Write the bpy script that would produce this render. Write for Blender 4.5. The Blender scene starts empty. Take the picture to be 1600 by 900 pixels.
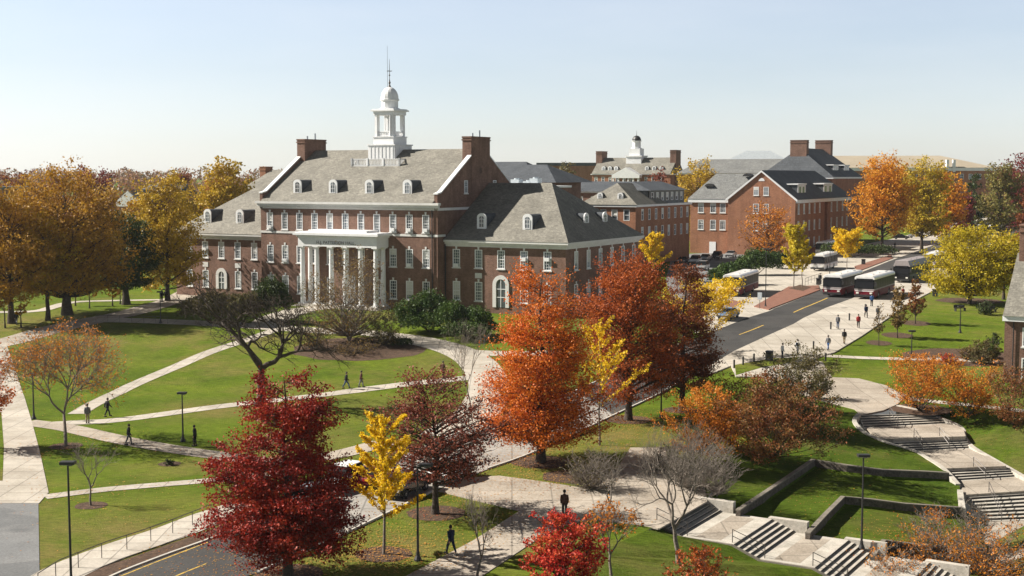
import bpy, bmesh, math, random
import numpy as np
from mathutils import Vector, Matrix
from mathutils.geometry import delaunay_2d_cdt, interpolate_bezier
random.seed(7)
S = bpy.context.scene
COL = S.collection
R = math.radians
F = 2060.0; CAMZ = 24.0
TH = math.atan(175.0/F)
FW = Vector((0, math.cos(TH), -math.sin(TH))); UP = Vector((0, math.sin(TH), math.cos(TH)))
TB = [(-1e9, 0), (145, 0), (160, .8), (178, 2.2), (192, 3.2), (204, 3.5), (600, 3.5), (1400, 17.0), (9000, 17.0)]
def T(y):
    for (a, za), (b, zb) in zip(TB, TB[1:]):
        if y <= b: return za + (zb-za)*(y-a)/(b-a) if a > -1e8 else zb
    return 17.0
def P(px, py, z=0.0):
    d = FW + Vector((1, 0, 0))*((px-800)/F) + UP*((450-py)/F)
    t = (z-CAMZ)/d.z
    return Vector((d.x*t, d.y*t, z))
def g(px, py):
    z = 0.0
    p = P(px, py, z)
    for _ in range(40):
        p = P(px, py, z); z = z*.5 + T(p.y)*.5
    return p
def at(px, Y, z=None):
    """world point at depth Y whose column in the picture is px"""
    z = T(Y) if z is None else z
    d = Y*math.cos(TH) - (z-CAMZ)*math.sin(TH)
    return Vector(((px-800)/F*d, Y, z))
def sc(p): return F/(p.y*math.cos(TH)-(p.z-CAMZ)*math.sin(TH))
def zat(py, Y):
    """height seen at row py at depth Y"""
    k = (450-py)/F
    a = math.atan(k)-TH
    return CAMZ + Y*math.tan(a)

# ---------------------------------------------------------------- tagging
def tag(o, label=None, cat=None, group=None, kind=None):
    if label: o['label'] = label
    if cat: o['category'] = cat
    if group: o['group'] = group
    if kind: o['kind'] = kind
    return o
def empty(name, loc=(0, 0, 0), rz=0, label=None, cat=None, group=None):
    o = bpy.data.objects.new(name, None); COL.objects.link(o)
    o.location = loc; o.rotation_euler = (0, 0, rz); o.empty_display_size = .5
    return tag(o, label, cat, group)
def link(name, me, parent=None):
    o = bpy.data.objects.new(name, me); COL.objects.link(o)
    if parent: o.parent = parent
    return o
def copy_tree(o, parent=None):
    c = o.copy(); COL.objects.link(c)
    if parent: c.parent = parent
    for ch in list(o.children): copy_tree(ch, c)
    return c

# ---------------------------------------------------------------- materials
MATS = {}
def nodes(name):
    m = bpy.data.materials.new(name); m.use_nodes = True
    nt = m.node_tree; nt.nodes.clear()
    out = nt.nodes.new('ShaderNodeOutputMaterial')
    MATS[name] = m
    return m, nt, out
def N(nt, typ, **kw):
    n = nt.nodes.new(typ)
    for k, v in kw.items():
        if k in n.inputs.keys(): n.inputs[k].default_value = v
        else: setattr(n, k, v)
    return n
def ramp(nt, fac, stops, interp='LINEAR'):
    r = nt.nodes.new('ShaderNodeValToRGB'); r.color_ramp.interpolation = interp
    e = r.color_ramp.elements
    while len(e) < len(stops): e.new(.5)
    for i, (p, c) in enumerate(stops):
        e[i].position = p; e[i].color = (*c, 1)
    nt.links.new(fac, r.inputs['Fac']); return r.outputs['Color']
def noise(nt, scale, detail=4, rough=.6, vec=None, dist=0):
    n = N(nt, 'ShaderNodeTexNoise', Scale=scale, Detail=detail, Roughness=rough, Distortion=dist)
    if vec: nt.links.new(vec, n.inputs['Vector'])
    return n.outputs['Fac']
def mix(nt, fac, a, b, typ='MIX'):
    m = nt.nodes.new('ShaderNodeMix'); m.data_type = 'RGBA'; m.blend_type = typ
    if isinstance(fac, float): m.inputs[0].default_value = fac
    else: nt.links.new(fac, m.inputs[0])
    for k, v in ((6, a), (7, b)):
        if isinstance(v, tuple): m.inputs[k].default_value = (*v, 1)
        else: nt.links.new(v, m.inputs[k])
    return m.outputs[2]
def surf(name, stops, scale=1.0, rough=.85, fine=None, fine_amt=.35, bump=0.0, bscale=None, metal=0, spec=.3, vscale=None, build=None):
    """general procedural surface: large mottling from stops, fine grain multiplied in"""
    m, nt, out = nodes(name)
    geo = nt.nodes.new('ShaderNodeTexCoord')
    vec = geo.outputs['Object']
    if vscale:
        mp = N(nt, 'ShaderNodeMapping'); mp.inputs['Scale'].default_value = vscale
        nt.links.new(vec, mp.inputs['Vector']); vec = mp.outputs['Vector']
    c = ramp(nt, noise(nt, scale, 5, .65, vec), stops)
    if fine:
        f = ramp(nt, noise(nt, fine, 3, .7, vec), [(.3, (1-fine_amt,)*3), (.7, (1+fine_amt*.5,)*3)])
        c = mix(nt, 1.0, c, f, 'MULTIPLY')
    if build: c = build(nt, vec, c)
    b = N(nt, 'ShaderNodeBsdfPrincipled', Roughness=rough, Metallic=metal)
    b.inputs['Specular IOR Level'].default_value = spec
    nt.links.new(c, b.inputs['Base Color'])
    if bump:
        bn = N(nt, 'ShaderNodeBump', Strength=bump); bn.inputs['Distance'].default_value = .1
        nt.links.new(noise(nt, bscale or (fine or scale*8), 3, .7, vec), bn.inputs['Height'])
        nt.links.new(bn.outputs['Normal'], b.inputs['Normal'])
    nt.links.new(b.outputs[0], out.inputs['Surface'])
    return m
def joints(w, h, mortar=.012, dark=.55, off=0.5, var=.12):
    def f(nt, vec, c):
        br = N(nt, 'ShaderNodeTexBrick'); br.offset = off
        br.inputs['Scale'].default_value = 1.0; br.inputs['Brick Width'].default_value = w
        br.inputs['Row Height'].default_value = h; br.inputs['Mortar Size'].default_value = mortar
        br.inputs['Color1'].default_value = (1, 1, 1, 1)
        br.inputs['Color2'].default_value = (1-var, 1-var, 1-var, 1)
        br.inputs['Mortar'].default_value = (dark, dark, dark, 1)
        nt.links.new(vec, br.inputs['Vector'])
        return mix(nt, 1.0, c, br.outputs['Color'], 'MULTIPLY')
    return f
def stained(w, h, mortar, dark, off, var):
    j = joints(w, h, mortar, dark, off, var)
    def f(nt, vec, c):
        c = j(nt, vec, c)
        s = ramp(nt, noise(nt, .09, 6, .75, vec, 1.2), [(.38, (.80, .79, .77)), (.55, (1, 1, 1)), (.72, (1.07, 1.06, 1.04))])
        c = mix(nt, 1.0, c, s, 'MULTIPLY')
        s = ramp(nt, noise(nt, 1.3, 6, .8, vec, .6), [(.30, (.70, .66, .60)), (.42, (1, 1, 1))])
        return mix(nt, .8, c, s, 'MULTIPLY')
    return f
def patched(nt, vec, c):
    s = ramp(nt, noise(nt, .12, 3, .5, vec, .3), [(.44, (.86, .86, .86)), (.47, (1.12, 1.1, 1.08)), (.60, (1.0, 1.0, 1.0)), (.62, (.80, .80, .80))])
    c = mix(nt, 1.0, c, s, 'MULTIPLY')
    s = ramp(nt, noise(nt, .9, 6, .8, vec, 1.0), [(.30, (.62, .62, .62)), (.40, (1, 1, 1))])
    return mix(nt, .8, c, s, 'MULTIPLY')
def wallbrick(nt, vec, c):
    mpb = N(nt, 'ShaderNodeMapping'); mpb.inputs['Scale'].default_value = (1, 1, .22)
    nt.links.new(vec, mpb.inputs['Vector'])
    c = mix(nt, 1.0, c, ramp(nt, noise(nt, .55, 6, .75, mpb.outputs[0]), [(.3, (.72, .70, .70)), (.55, (1, 1, 1)), (.75, (1.22, 1.2, 1.16))]), 'MULTIPLY')
    # vertical faces: courses run with z, so build (x+y, z) coordinates
    sx = nt.nodes.new('ShaderNodeSeparateXYZ'); nt.links.new(vec, sx.inputs[0])
    ad = N(nt, 'ShaderNodeMath', operation='ADD')
    nt.links.new(sx.outputs[0], ad.inputs[0]); nt.links.new(sx.outputs[1], ad.inputs[1])
    cb = nt.nodes.new('ShaderNodeCombineXYZ')
    nt.links.new(ad.outputs[0], cb.inputs[0]); nt.links.new(sx.outputs[2], cb.inputs[1])
    return joints(.44, .15, .02, 1.25, .5, .3)(nt, cb.outputs[0], c)
def leafmat(name, cols, trans=.35, big=.25):
    """leaf colour: random per leaf, drifting across the crown"""
    m, nt, out = nodes(name)
    geo = nt.nodes.new('ShaderNodeNewGeometry'); tc = nt.nodes.new('ShaderNodeTexCoord')
    nz = noise(nt, big, 3, .6, tc.outputs['Object'])
    a = N(nt, 'ShaderNodeMath', operation='MULTIPLY'); a.inputs[1].default_value = .5
    nt.links.new(geo.outputs['Random Per Island'], a.inputs[0])
    b = N(nt, 'ShaderNodeMath', operation='MULTIPLY_ADD'); b.inputs[1].default_value = 1.7
    b.inputs[2].default_value = -.6
    nt.links.new(nz, b.inputs[0])
    s = N(nt, 'ShaderNodeMath', operation='ADD'); s.use_clamp = True
    nt.links.new(a.outputs[0], s.inputs[0]); nt.links.new(b.outputs[0], s.inputs[1])
    n = len(cols)
    c = ramp(nt, s.outputs[0], [(i/(n-1), k) for i, k in enumerate(cols)])
    d = nt.nodes.new('ShaderNodeBsdfPrincipled'); d.inputs['Roughness'].default_value = .55
    d.inputs['Specular IOR Level'].default_value = .25
    nt.links.new(c, d.inputs['Base Color'])
    t = nt.nodes.new('ShaderNodeBsdfTranslucent'); nt.links.new(c, t.inputs['Color'])
    mx = nt.nodes.new('ShaderNodeMixShader'); mx.inputs[0].default_value = trans
    nt.links.new(d.outputs[0], mx.inputs[1]); nt.links.new(t.outputs[0], mx.inputs[2])
    nt.links.new(mx.outputs[0], out.inputs['Surface'])
    return m
def plain(name, col, rough=.5, metal=0, spec=.5, coat=0):
    m, nt, out = nodes(name)
    tc = nt.nodes.new('ShaderNodeTexCoord')
    f = ramp(nt, noise(nt, 3.0, 4, .6, tc.outputs['Object']), [(.3, tuple(k*.85 for k in col)), (.7, tuple(min(1, k*1.08) for k in col))])
    b = N(nt, 'ShaderNodeBsdfPrincipled', Roughness=rough, Metallic=metal)
    b.inputs['Specular IOR Level'].default_value = spec; b.inputs['Coat Weight'].default_value = coat
    nt.links.new(f, b.inputs['Base Color']); nt.links.new(b.outputs[0], out.inputs['Surface'])
    return m

def lawnmat(name, greens, dry, spots=()):
    m, nt, out = nodes(name)
    tc = nt.nodes.new('ShaderNodeTexCoord'); vec = tc.outputs['Object']
    c = ramp(nt, noise(nt, .12, 6, .65, vec), greens)
    f = ramp(nt, noise(nt, .035, 5, .7, vec, .4), [(.50, (0, 0, 0)), (.66, (1, 1, 1))])
    acc = f
    for sx, sy, rr in spots:
        d = N(nt, 'ShaderNodeVectorMath', operation='DISTANCE'); d.inputs[1].default_value = (sx, sy, 0)
        nt.links.new(vec, d.inputs[0])
        mr = N(nt, 'ShaderNodeMapRange'); mr.inputs['From Min'].default_value = rr; mr.inputs['From Max'].default_value = rr*.25
        mr.inputs['To Max'].default_value = 1.0
        nt.links.new(d.outputs['Value'], mr.inputs['Value'])
        nn_ = ramp(nt, noise(nt, .22, 5, .75, vec), [(.36, (.15,)*3), (.6, (1, 1, 1))])
        ml = mix(nt, 1.0, mr.outputs[0], nn_, 'MULTIPLY')
        acc = mix(nt, 1.0, acc, ml, 'LIGHTEN')
    c = mix(nt, acc, c, dry)
    # mottles of thin turf and leaf debris, then blade grain
    f2 = ramp(nt, noise(nt, 1.6, 5, .8, vec), [(.55, (0, 0, 0)), (.74, (.8, .8, .8))])
    c = mix(nt, f2, c, (.13, .12, .035))
    mp = N(nt, 'ShaderNodeMapping'); mp.inputs['Rotation'].default_value = (0, 0, R(20)); mp.inputs['Scale'].default_value = (.5, 2.4, 1)
    nt.links.new(vec, mp.inputs['Vector'])
    c = mix(nt, 1.0, c, ramp(nt, noise(nt, 2.2, 4, .8, mp.outputs[0]), [(.3, (.50,)*3), (.7, (1.42,)*3)]), 'MULTIPLY')
    c = mix(nt, 1.0, c, ramp(nt, noise(nt, 9, 3, .9, vec), [(.3, (.65,)*3), (.7, (1.25,)*3)]), 'MULTIPLY')
    b = N(nt, 'ShaderNodeBsdfPrincipled', Roughness=.9); b.inputs['Specular IOR Level'].default_value = .04
    nt.links.new(c, b.inputs['Base Color'])
    bn = N(nt, 'ShaderNodeBump', Strength=.9); bn.inputs['Distance'].default_value = .12
    nt.links.new(noise(nt, 7, 4, .8, vec), bn.inputs['Height']); nt.links.new(bn.outputs[0], b.inputs['Normal'])
    nt.links.new(b.outputs[0], out.inputs['Surface'])
    return m
M_lawn = lawnmat('lawn_turf', [(.3, (.068, .108, .012)), (.5, (.104, .152, .014)), (.7, (.145, .186, .020))], (.19, .165, .05),
    [(g(*q[:2]).x, g(*q[:2]).y, q[2]) for q in ((190, 850, 17), (60, 860, 9), (720, 570, 11), (650, 640, 12), (860, 720, 14), (980, 690, 14), (800, 590, 12), (600, 860, 8), (330, 640, 9), (90, 560, 14), (1260, 575, 7), (1430, 475, 12), (30, 510, 20))])
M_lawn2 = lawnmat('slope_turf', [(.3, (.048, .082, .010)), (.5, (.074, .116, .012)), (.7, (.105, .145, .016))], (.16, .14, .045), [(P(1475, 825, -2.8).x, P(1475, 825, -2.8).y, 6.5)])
M_conc = surf('pale_concrete', [(.3, (.43, .39, .335)), (.7, (.56, .515, .45))], .25, .85, 5, .14, .2, 20, build=stained(2.4, 2.4, .05, .58, 0, .10))
M_conc2 = surf('path_concrete', [(.3, (.43, .39, .335)), (.7, (.56, .515, .45))], .4, .85, 6, .16, .2, 20, build=stained(1.8, 1.8, .05, .56, 0, .12))
M_paver = surf('pebble_paving', [(.3, (.37, .32, .265)), (.7, (.50, .44, .37))], .35, .9, 7, .3, .35, 22, build=stained(3.0, 3.0, .06, .62, 0, .12))
M_step = surf('step_concrete', [(.3, (.38, .355, .31)), (.7, (.56, .52, .46))], .8, .85, 8, .22, .2, 20, build=lambda nt, vec, c: mix(nt, .85, c, ramp(nt, noise(nt, .7, 6, .8, vec, .8), [(.3, (.62, .6, .56)), (.5, (1, 1, 1))]), 'MULTIPLY'))
M_riser = surf('shaded_step_riser', [(.3, (.05, .048, .05)), (.7, (.085, .08, .075))], 1.2, .9, 8, .2)  # dark tone puts the risers' shade into the colour; treads stay pale
M_asph = surf('asphalt', [(.3, (.042, .041, .042)), (.7, (.068, .066, .064))], .2, .88, 8, .3, .25, 25, build=patched)
M_asph2 = surf('worn_asphalt', [(.3, (.15, .155, .16)), (.7, (.20, .205, .21))], .3, .9, 6, .25, .25, 25, build=patched)
M_apron = surf('light_grey_concrete', [(.3, (.30, .285, .265)), (.7, (.40, .38, .35))], .3, .88, 7, .2, .2, 22, build=stained(3.6, 3.6, .07, .6, 0, .10))
M_redbrickpave = surf('red_brick_paving', [(.3, (.22, .10, .07)), (.7, (.31, .155, .11))], .8, .85, 6, .3, build=joints(.4, .2, .03, .7))
M_mulch = surf('bark_mulch', [(.3, (.055, .032, .020)), (.7, (.14, .085, .055))], 2.5, .95, 9, .6, .8, 9)
M_yellow = surf('yellow_road_paint', [(.35, (.22, .17, .08)), (.5, (.58, .38, .07)), (.7, (.68, .45, .08))], 3, .7, 9, .3)
M_whitep = surf('white_road_paint', [(.3, (.6, .6, .58)), (.6, (.78, .78, .76))], 3, .7, 9, .3)
M_kerb = surf('kerb_concrete', [(.3, (.42, .40, .36)), (.7, (.56, .53, .48))], 1.0, .85, 8, .2)
M_brick = surf('dark_red_brick', [(.25, (.150, .089, .067)), (.5, (.205, .120, .090)), (.75, (.265, .158, .120))], .45, .9, 5, .3, build=wallbrick)
M_brick2 = surf('orange_red_brick', [(.25, (.27, .122, .070)), (.5, (.33, .155, .090)), (.75, (.38, .185, .112))], .35, .9, 5, .25, build=wallbrick)
M_white = surf('white_painted_wood', [(.3, (.70, .71, .72)), (.7, (.80, .81, .82))], .8, .55, 6, .08)
M_trim = surf('pale_stone_trim', [(.3, (.58, .575, .56)), (.7, (.70, .695, .68))], .8, .7, 6, .1)
def slate(name, a, b):
    return surf(name, [(.3, a), (.7, b)], .35, .75, 3.2, .35, .35, 3.0, spec=.4, build=joints(.6, .32, .03, .7, .5, .28))
M_slate = slate('weathered_grey_slate', (.175, .165, .14), (.28, .265, .225))
M_slate2 = slate('blue_grey_slate', (.06, .07, .085), (.10, .112, .13))
M_roofgrey = slate('plain_grey_shingle', (.16, .165, .165), (.22, .225, .22))
M_tanroof = surf('tan_metal_roof', [(.3, (.33, .28, .21)), (.7, (.40, .345, .26))], .05, .7, 1.0, .15)
M_metal = surf('pale_sheet_metal', [(.3, (.45, .50, .54)), (.7, (.60, .65, .68))], 1, .45, 5, .15, metal=.4)
M_dark = plain('dark_painted_metal', (.022, .021, .022), .5)
M_iron = plain('grey_iron_rail', (.11, .10, .095), .5, .5)
M_stone = surf('retaining_wall_stone', [(.3, (.075, .062, .052)), (.7, (.17, .145, .12))], 1.6, .95, 6, .5, .6, 6, build=None)
M_cap = surf('wall_cap_stone', [(.3, (.15, .135, .11)), (.7, (.25, .22, .185))], 1.0, .9, 6, .25)
M_bark = surf('bark', [(.3, (.045, .034, .027)), (.7, (.10, .078, .062))], 3, .95, 10, .5, .6, 12)
M_barkg = surf('grey_bark', [(.3, (.15, .125, .105)), (.7, (.27, .23, .195))], 3, .95, 10, .4, .5, 12)
def glassmat(name, c1, c2):
    m, nt, out = nodes(name)
    oi = nt.nodes.new('ShaderNodeObjectInfo')
    c = ramp(nt, oi.outputs['Random'], [(0, c1), (1, c2)])
    b = N(nt, 'ShaderNodeBsdfPrincipled', Roughness=.08); b.inputs['Specular IOR Level'].default_value = .8
    nt.links.new(c, b.inputs['Base Color']); nt.links.new(b.outputs[0], out.inputs['Surface'])
    return m
M_pane = glassmat('window_glass', (.03, .04, .05), (.24, .28, .32))  # pale end of the random tone paints in sky reflection
M_blind = plain('window_blind', (.62, .62, .58), .8)
M_carglass = plain('vehicle_glass', (.012, .013, .015), .35, 0, .04)

# ---------------------------------------------------------------- mesh builder
class MB:
    def __init__(s): s.v = []; s.f = []; s.m = []
    def face(s, pts, mi=0):
        n = len(s.v); s.v += [tuple(p) for p in pts]; s.f.append(tuple(range(n, n+len(pts)))); s.m.append(mi)
    def box(s, x0, x1, y0, y1, z0, z1, mi=0):
        if x0 > x1: x0, x1 = x1, x0
        if y0 > y1: y0, y1 = y1, y0
        n = len(s.v)
        s.v += [(x, y, z) for z in (z0, z1) for x, y in ((x0, y0), (x1, y0), (x1, y1), (x0, y1))]
        for q in ((3, 2, 1, 0), (4, 5, 6, 7), (0, 1, 5, 4), (1, 2, 6, 5), (2, 3, 7, 6), (3, 0, 4, 7)):
            s.f.append(tuple(n+i for i in q)); s.m.append(mi)
    def prism(s, poly, z0, z1, mi=0):
        """closed prism from an xy outline (ccw); z0,z1 numbers or per-point lists"""
        k = len(poly); n = len(s.v)
        a = z0 if isinstance(z0, (list, tuple)) else [z0]*k
        b = z1 if isinstance(z1, (list, tuple)) else [z1]*k
        s.v += [(p[0], p[1], a[i]) for i, p in enumerate(poly)] + [(p[0], p[1], b[i]) for i, p in enumerate(poly)]
        s.f.append(tuple(n+i for i in reversed(range(k)))); s.m.append(mi)
        s.f.append(tuple(n+k+i for i in range(k))); s.m.append(mi)
        for i in range(k):
            j = (i+1) % k; s.f.append((n+i, n+j, n+k+j, n+k+i)); s.m.append(mi)
    def extr(s, prof, axis, a, b, mi=0):
        """prism of a 2D profile along an axis: 'x' -> prof is (y,z); 'y' -> prof is (x,z)"""
        k = len(prof); n = len(s.v)
        for t in (a, b):
            s.v += [((t, p[0], p[1]) if axis == 'x' else (p[0], t, p[1])) for p in prof]
        s.f.append(tuple(n+i for i in range(k))); s.m.append(mi)
        s.f.append(tuple(n+k+i for i in reversed(range(k)))); s.m.append(mi)
        for i in range(k):
            j = (i+1) % k; s.f.append((n+i, n+k+i, n+k+j, n+j)); s.m.append(mi)
    def tube(s, p0, p1, r0, r1=None, n=8, mi=0, caps=True):
        r1 = r0 if r1 is None else r1
        p0 = Vector(p0); p1 = Vector(p1); d = (p1-p0).normalized()
        a = d.orthogonal().normalized(); b = d.cross(a); k = len(s.v)
        for p, r in ((p0, r0), (p1, r1)):
            for i in range(n):
                t = 2*math.pi*i/n; s.v.append(tuple(p+a*(r*math.cos(t))+b*(r*math.sin(t))))
        for i in range(n):
            j = (i+1) % n; s.f.append((k+i, k+j, k+n+j, k+n+i)); s.m.append(mi)
        if caps:
            s.f.append(tuple(k+i for i in reversed(range(n)))); s.m.append(mi)
            s.f.append(tuple(k+n+i for i in range(n))); s.m.append(mi)
    def lathe(s, c, prof, n=16, mi=0, rot=0):
        k = len(s.v)
        for r, z in prof:
            for i in range(n):
                t = 2*math.pi*i/n+rot; s.v.append((c[0]+r*math.cos(t), c[1]+r*math.sin(t), c[2]+z))
        for q in range(len(prof)-1):
            for i in range(n):
                j = (i+1) % n; s.f.append((k+q*n+i, k+q*n+j, k+(q+1)*n+j, k+(q+1)*n+i)); s.m.append(mi)
        s.f.append(tuple(k+i for i in reversed(range(n)))); s.m.append(mi)
        q = len(prof)-1; s.f.append(tuple(k+q*n+i for i in range(n))); s.m.append(mi)
    def mesh(s, name, mats, smooth=False):
        me = bpy.data.meshes.new(name); me.from_pydata(s.v, [], s.f)
        if not isinstance(mats, (list, tuple)): mats = [mats]
        for m in mats: me.materials.append(m)
        if len(mats) > 1: me.polygons.foreach_set('material_index', s.m)
        bm = bmesh.new(); bm.from_mesh(me); bmesh.ops.recalc_face_normals(bm, faces=bm.faces); bm.to_mesh(me); bm.free()
        if smooth: me.polygons.foreach_set('use_smooth', [True]*len(me.polygons))
        me.update(); return me
    def build(s, name, mats, parent=None, smooth=False, bevel=0):
        o = link(name, s.mesh(name, mats, smooth), parent)
        if bevel:
            b = o.modifiers.new('b', 'BEVEL'); b.width = bevel; b.segments = 2; b.limit_method = 'ANGLE'
        return o

# ---------------------------------------------------------------- flat sheets following the terrain
def pip(p, poly):
    x, y = p; c = False; n = len(poly)
    for i in range(n):
        x1, y1 = poly[i]; x2, y2 = poly[(i+1) % n]
        if (y1 > y) != (y2 > y) and x < (x2-x1)*(y-y1)/(y2-y1)+x1: c = not c
    return c
def sheet(name, poly, off, mat, holes=(), kind='structure', thick=.0):
    poly = [(p[0], p[1]) for p in poly]
    vs = [Vector(p) for p in poly]; n = len(vs); ed = [(i, (i+1) % n) for i in range(n)]
    for h in holes:
        k = len(vs); h = [(p[0], p[1]) for p in h]; vs += [Vector(p) for p in h]; ed += [(k+i, k+(i+1) % len(h)) for i in range(len(h))]
    x0 = min(p[0] for p in poly)-1; x1 = max(p[0] for p in poly)+1; y0 = min(p[1] for p in poly); y1 = max(p[1] for p in poly)
    for yb, _ in TB[1:-1]:
        if y0 < yb < y1:
            k = len(vs); vs += [Vector((x0, yb)), Vector((x1, yb))]; ed.append((k, k+1))
    rv, re, rf, _, _, _ = delaunay_2d_cdt(vs, ed, [], 0, 1e-5)
    mb = MB()
    fs = []
    hs = [[(p[0], p[1]) for p in h] for h in holes]
    for f in rf:
        c = sum((rv[i] for i in f), Vector((0, 0)))/len(f)
        if pip(c, poly) and not any(pip(c, h) for h in hs): fs.append(f)
    mb.v = [(p.x, p.y, T(p.y)+off) for p in rv]; mb.f = [tuple(f) for f in fs]; mb.m = [0]*len(fs)
    if thick:
        cnt = {}
        for f in fs:
            for i in range(len(f)):
                e = (f[i], f[(i+1) % len(f)]); cnt[tuple(sorted(e))] = cnt.get(tuple(sorted(e)), 0)+1
        k = len(mb.v); mb.v += [(x, y, z-thick) for x, y, z in mb.v]
        for (a, b), c in cnt.items():
            if c == 1: mb.f.append((a, b, b+k, a+k)); mb.m.append(0)
    me = bpy.data.meshes.new(name); me.from_pydata(mb.v, [], mb.f); me.materials.append(mat)
    bm = bmesh.new(); bm.from_mesh(me)
    bmesh.ops.delete(bm, geom=[v for v in bm.verts if not v.link_faces], context='VERTS')
    bmesh.ops.recalc_face_normals(bm, faces=bm.faces)
    if sum(f.normal.z*f.calc_area() for f in bm.faces) < 0: bmesh.ops.reverse_faces(bm, faces=bm.faces)
    bm.to_mesh(me); bm.free()
    return tag(link(name, me), kind=kind)
def G(pts): return [g(*p) for p in pts]
def smooth_line(pts, n=6):
    out = []
    P4 = [pts[0]]+list(pts)+[pts[-1]]
    for i in range(1, len(P4)-2):
        a, b, c, d = P4[i-1], P4[i], P4[i+1], P4[i+2]
        for k in range(n):
            t = k/n
            out.append(.5*((2*b)+(c-a)*t+(2*a-5*b+4*c-d)*t*t+(3*b-a-3*c+d)*t**3))
    out.append(pts[-1]); return out
def offset_poly(line, w0, w1=None):
    w1 = w0 if w1 is None else w1
    L, Rr = [], []
    n = len(line)
    for i, p in enumerate(line):
        a = line[max(0, i-1)]; b = line[min(n-1, i+1)]
        d = Vector((b[0]-a[0], b[1]-a[1])).normalized(); nn = Vector((-d.y, d.x))
        w = (w0+(w1-w0)*i/max(1, n-1))/2
        L.append((p[0]+nn.x*w, p[1]+nn.y*w)); Rr.append((p[0]-nn.x*w, p[1]-nn.y*w))
    return L+Rr[::-1]
def strip(name, px, w, off, mat, kind='structure', w1=None, n=5, thick=0):
    return sheet(name, offset_poly(smooth_line(G(px), n), w, w1), off, mat, kind=kind, thick=thick)
def ribbon(mb, pts, w, ztop, zbot, mi=0, side=0):
    """wall-like strip along pts (2D) with per-point top and bottom heights"""
    n = len(pts); A, B = [], []
    for i, p in enumerate(pts):
        a = pts[max(0, i-1)]; b = pts[min(n-1, i+1)]
        d = Vector((b[0]-a[0], b[1]-a[1])).normalized(); nn = Vector((-d.y, d.x))
        A.append((p[0]+nn.x*w*(.5+side), p[1]+nn.y*w*(.5+side))); B.append((p[0]-nn.x*w*(.5-side), p[1]-nn.y*w*(.5-side)))
    k = len(mb.v)
    for i in range(n):
        mb.v += [(*A[i], zbot[i]), (*A[i], ztop[i]), (*B[i], ztop[i]), (*B[i], zbot[i])]
    for i in range(n-1):
        a = k+4*i; b = a+4
        for q in range(4):
            r = (q+1) % 4; mb.f.append((a+q, a+r, b+r, b+q)); mb.m.append(mi)
    mb.f.append((k, k+3, k+2, k+1)); mb.m.append(mi)
    e = k+4*(n-1); mb.f.append((e, e+1, e+2, e+3)); mb.m.append(mi)
def kerb(px, w=.18, h=.14, n=5, name='kerb', mat=None):
    l = smooth_line(G(px), n)
    d = []
    for a, b in zip(l, l[1:]):
        m = max(1, int((b-a).length/4)); d += [a.lerp(b, i/m) for i in range(m)]
    d.append(l[-1])
    mb = MB(); ribbon(mb, d, w, [T(p[1])+h for p in d], [T(p[1])-.2 for p in d])
    return tag(mb.build(name, mat or M_kerb), kind='structure')
# ================================================================ vegetation
def fast_mesh(name, V, Fq, mat, k=4, smooth=False):
    V = np.asarray(V, dtype=np.float32).reshape(-1, 3); Fq = np.asarray(Fq, dtype=np.int32).reshape(-1, k)
    me = bpy.data.meshes.new(name)
    me.vertices.add(len(V)); me.vertices.foreach_set('co', V.ravel())
    me.loops.add(Fq.size); me.loops.foreach_set('vertex_index', Fq.ravel())
    me.polygons.add(len(Fq)); me.polygons.foreach_set('loop_start', np.arange(0, Fq.size, k, dtype=np.int32))
    me.polygons.foreach_set('loop_total', np.full(len(Fq), k, dtype=np.int32))
    me.materials.append(mat); me.update(calc_edges=True); me.validate()
    if smooth: me.polygons.foreach_set('use_smooth', [True]*len(Fq))
    return me
def tubes_mesh(name, segs, mat):
    """segs: (p0,p1,r0,r1) ; thick ones get 7 sides, twigs 3"""
    V, Q, base = [], [], 0
    a = np.array([[*s[0], *s[1], s[2], s[3]] for s in segs], dtype=float)
    for lo, hi, n in ((.07, 99, 8), (.02, .07, 5), (0, .02, 3)):
        m = (a[:, 6] >= lo) & (a[:, 6] < hi)
        b = a[m]
        if not len(b): continue
        p0, p1 = b[:, :3], b[:, 3:6]; d = p1-p0; L = np.linalg.norm(d, axis=1, keepdims=True)+1e-9; d = d/L
        p1 = p1+d*b[:, 7:8]*.3
        ref = np.where(np.abs(d[:, 2:3]) < .9, [[0, 0, 1.]], [[1., 0, 0]])
        u = np.cross(d, ref); u /= np.linalg.norm(u, axis=1, keepdims=True); v = np.cross(d, u)
        t = np.arange(n)*2*np.pi/n
        ring = u[:, None, :]*np.cos(t)[None, :, None]+v[:, None, :]*np.sin(t)[None, :, None]
        A = p0[:, None, :]+ring*b[:, 6][:, None, None]; B = p1[:, None, :]+ring*b[:, 7][:, None, None]
        vv = np.concatenate([A, B], axis=1).reshape(-1, 3)
        k = np.arange(len(b))[:, None]*2*n+base; i = np.arange(n)[None, :]; j = (i+1) % n
        q = np.stack([k+i, k+j, k+n+j, k+n+i], axis=-1).reshape(-1, 4)
        V.append(vv); Q.append(q); base += len(vv)
    return fast_mesh(name, np.concatenate(V), np.concatenate(Q), mat, smooth=True)
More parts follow.
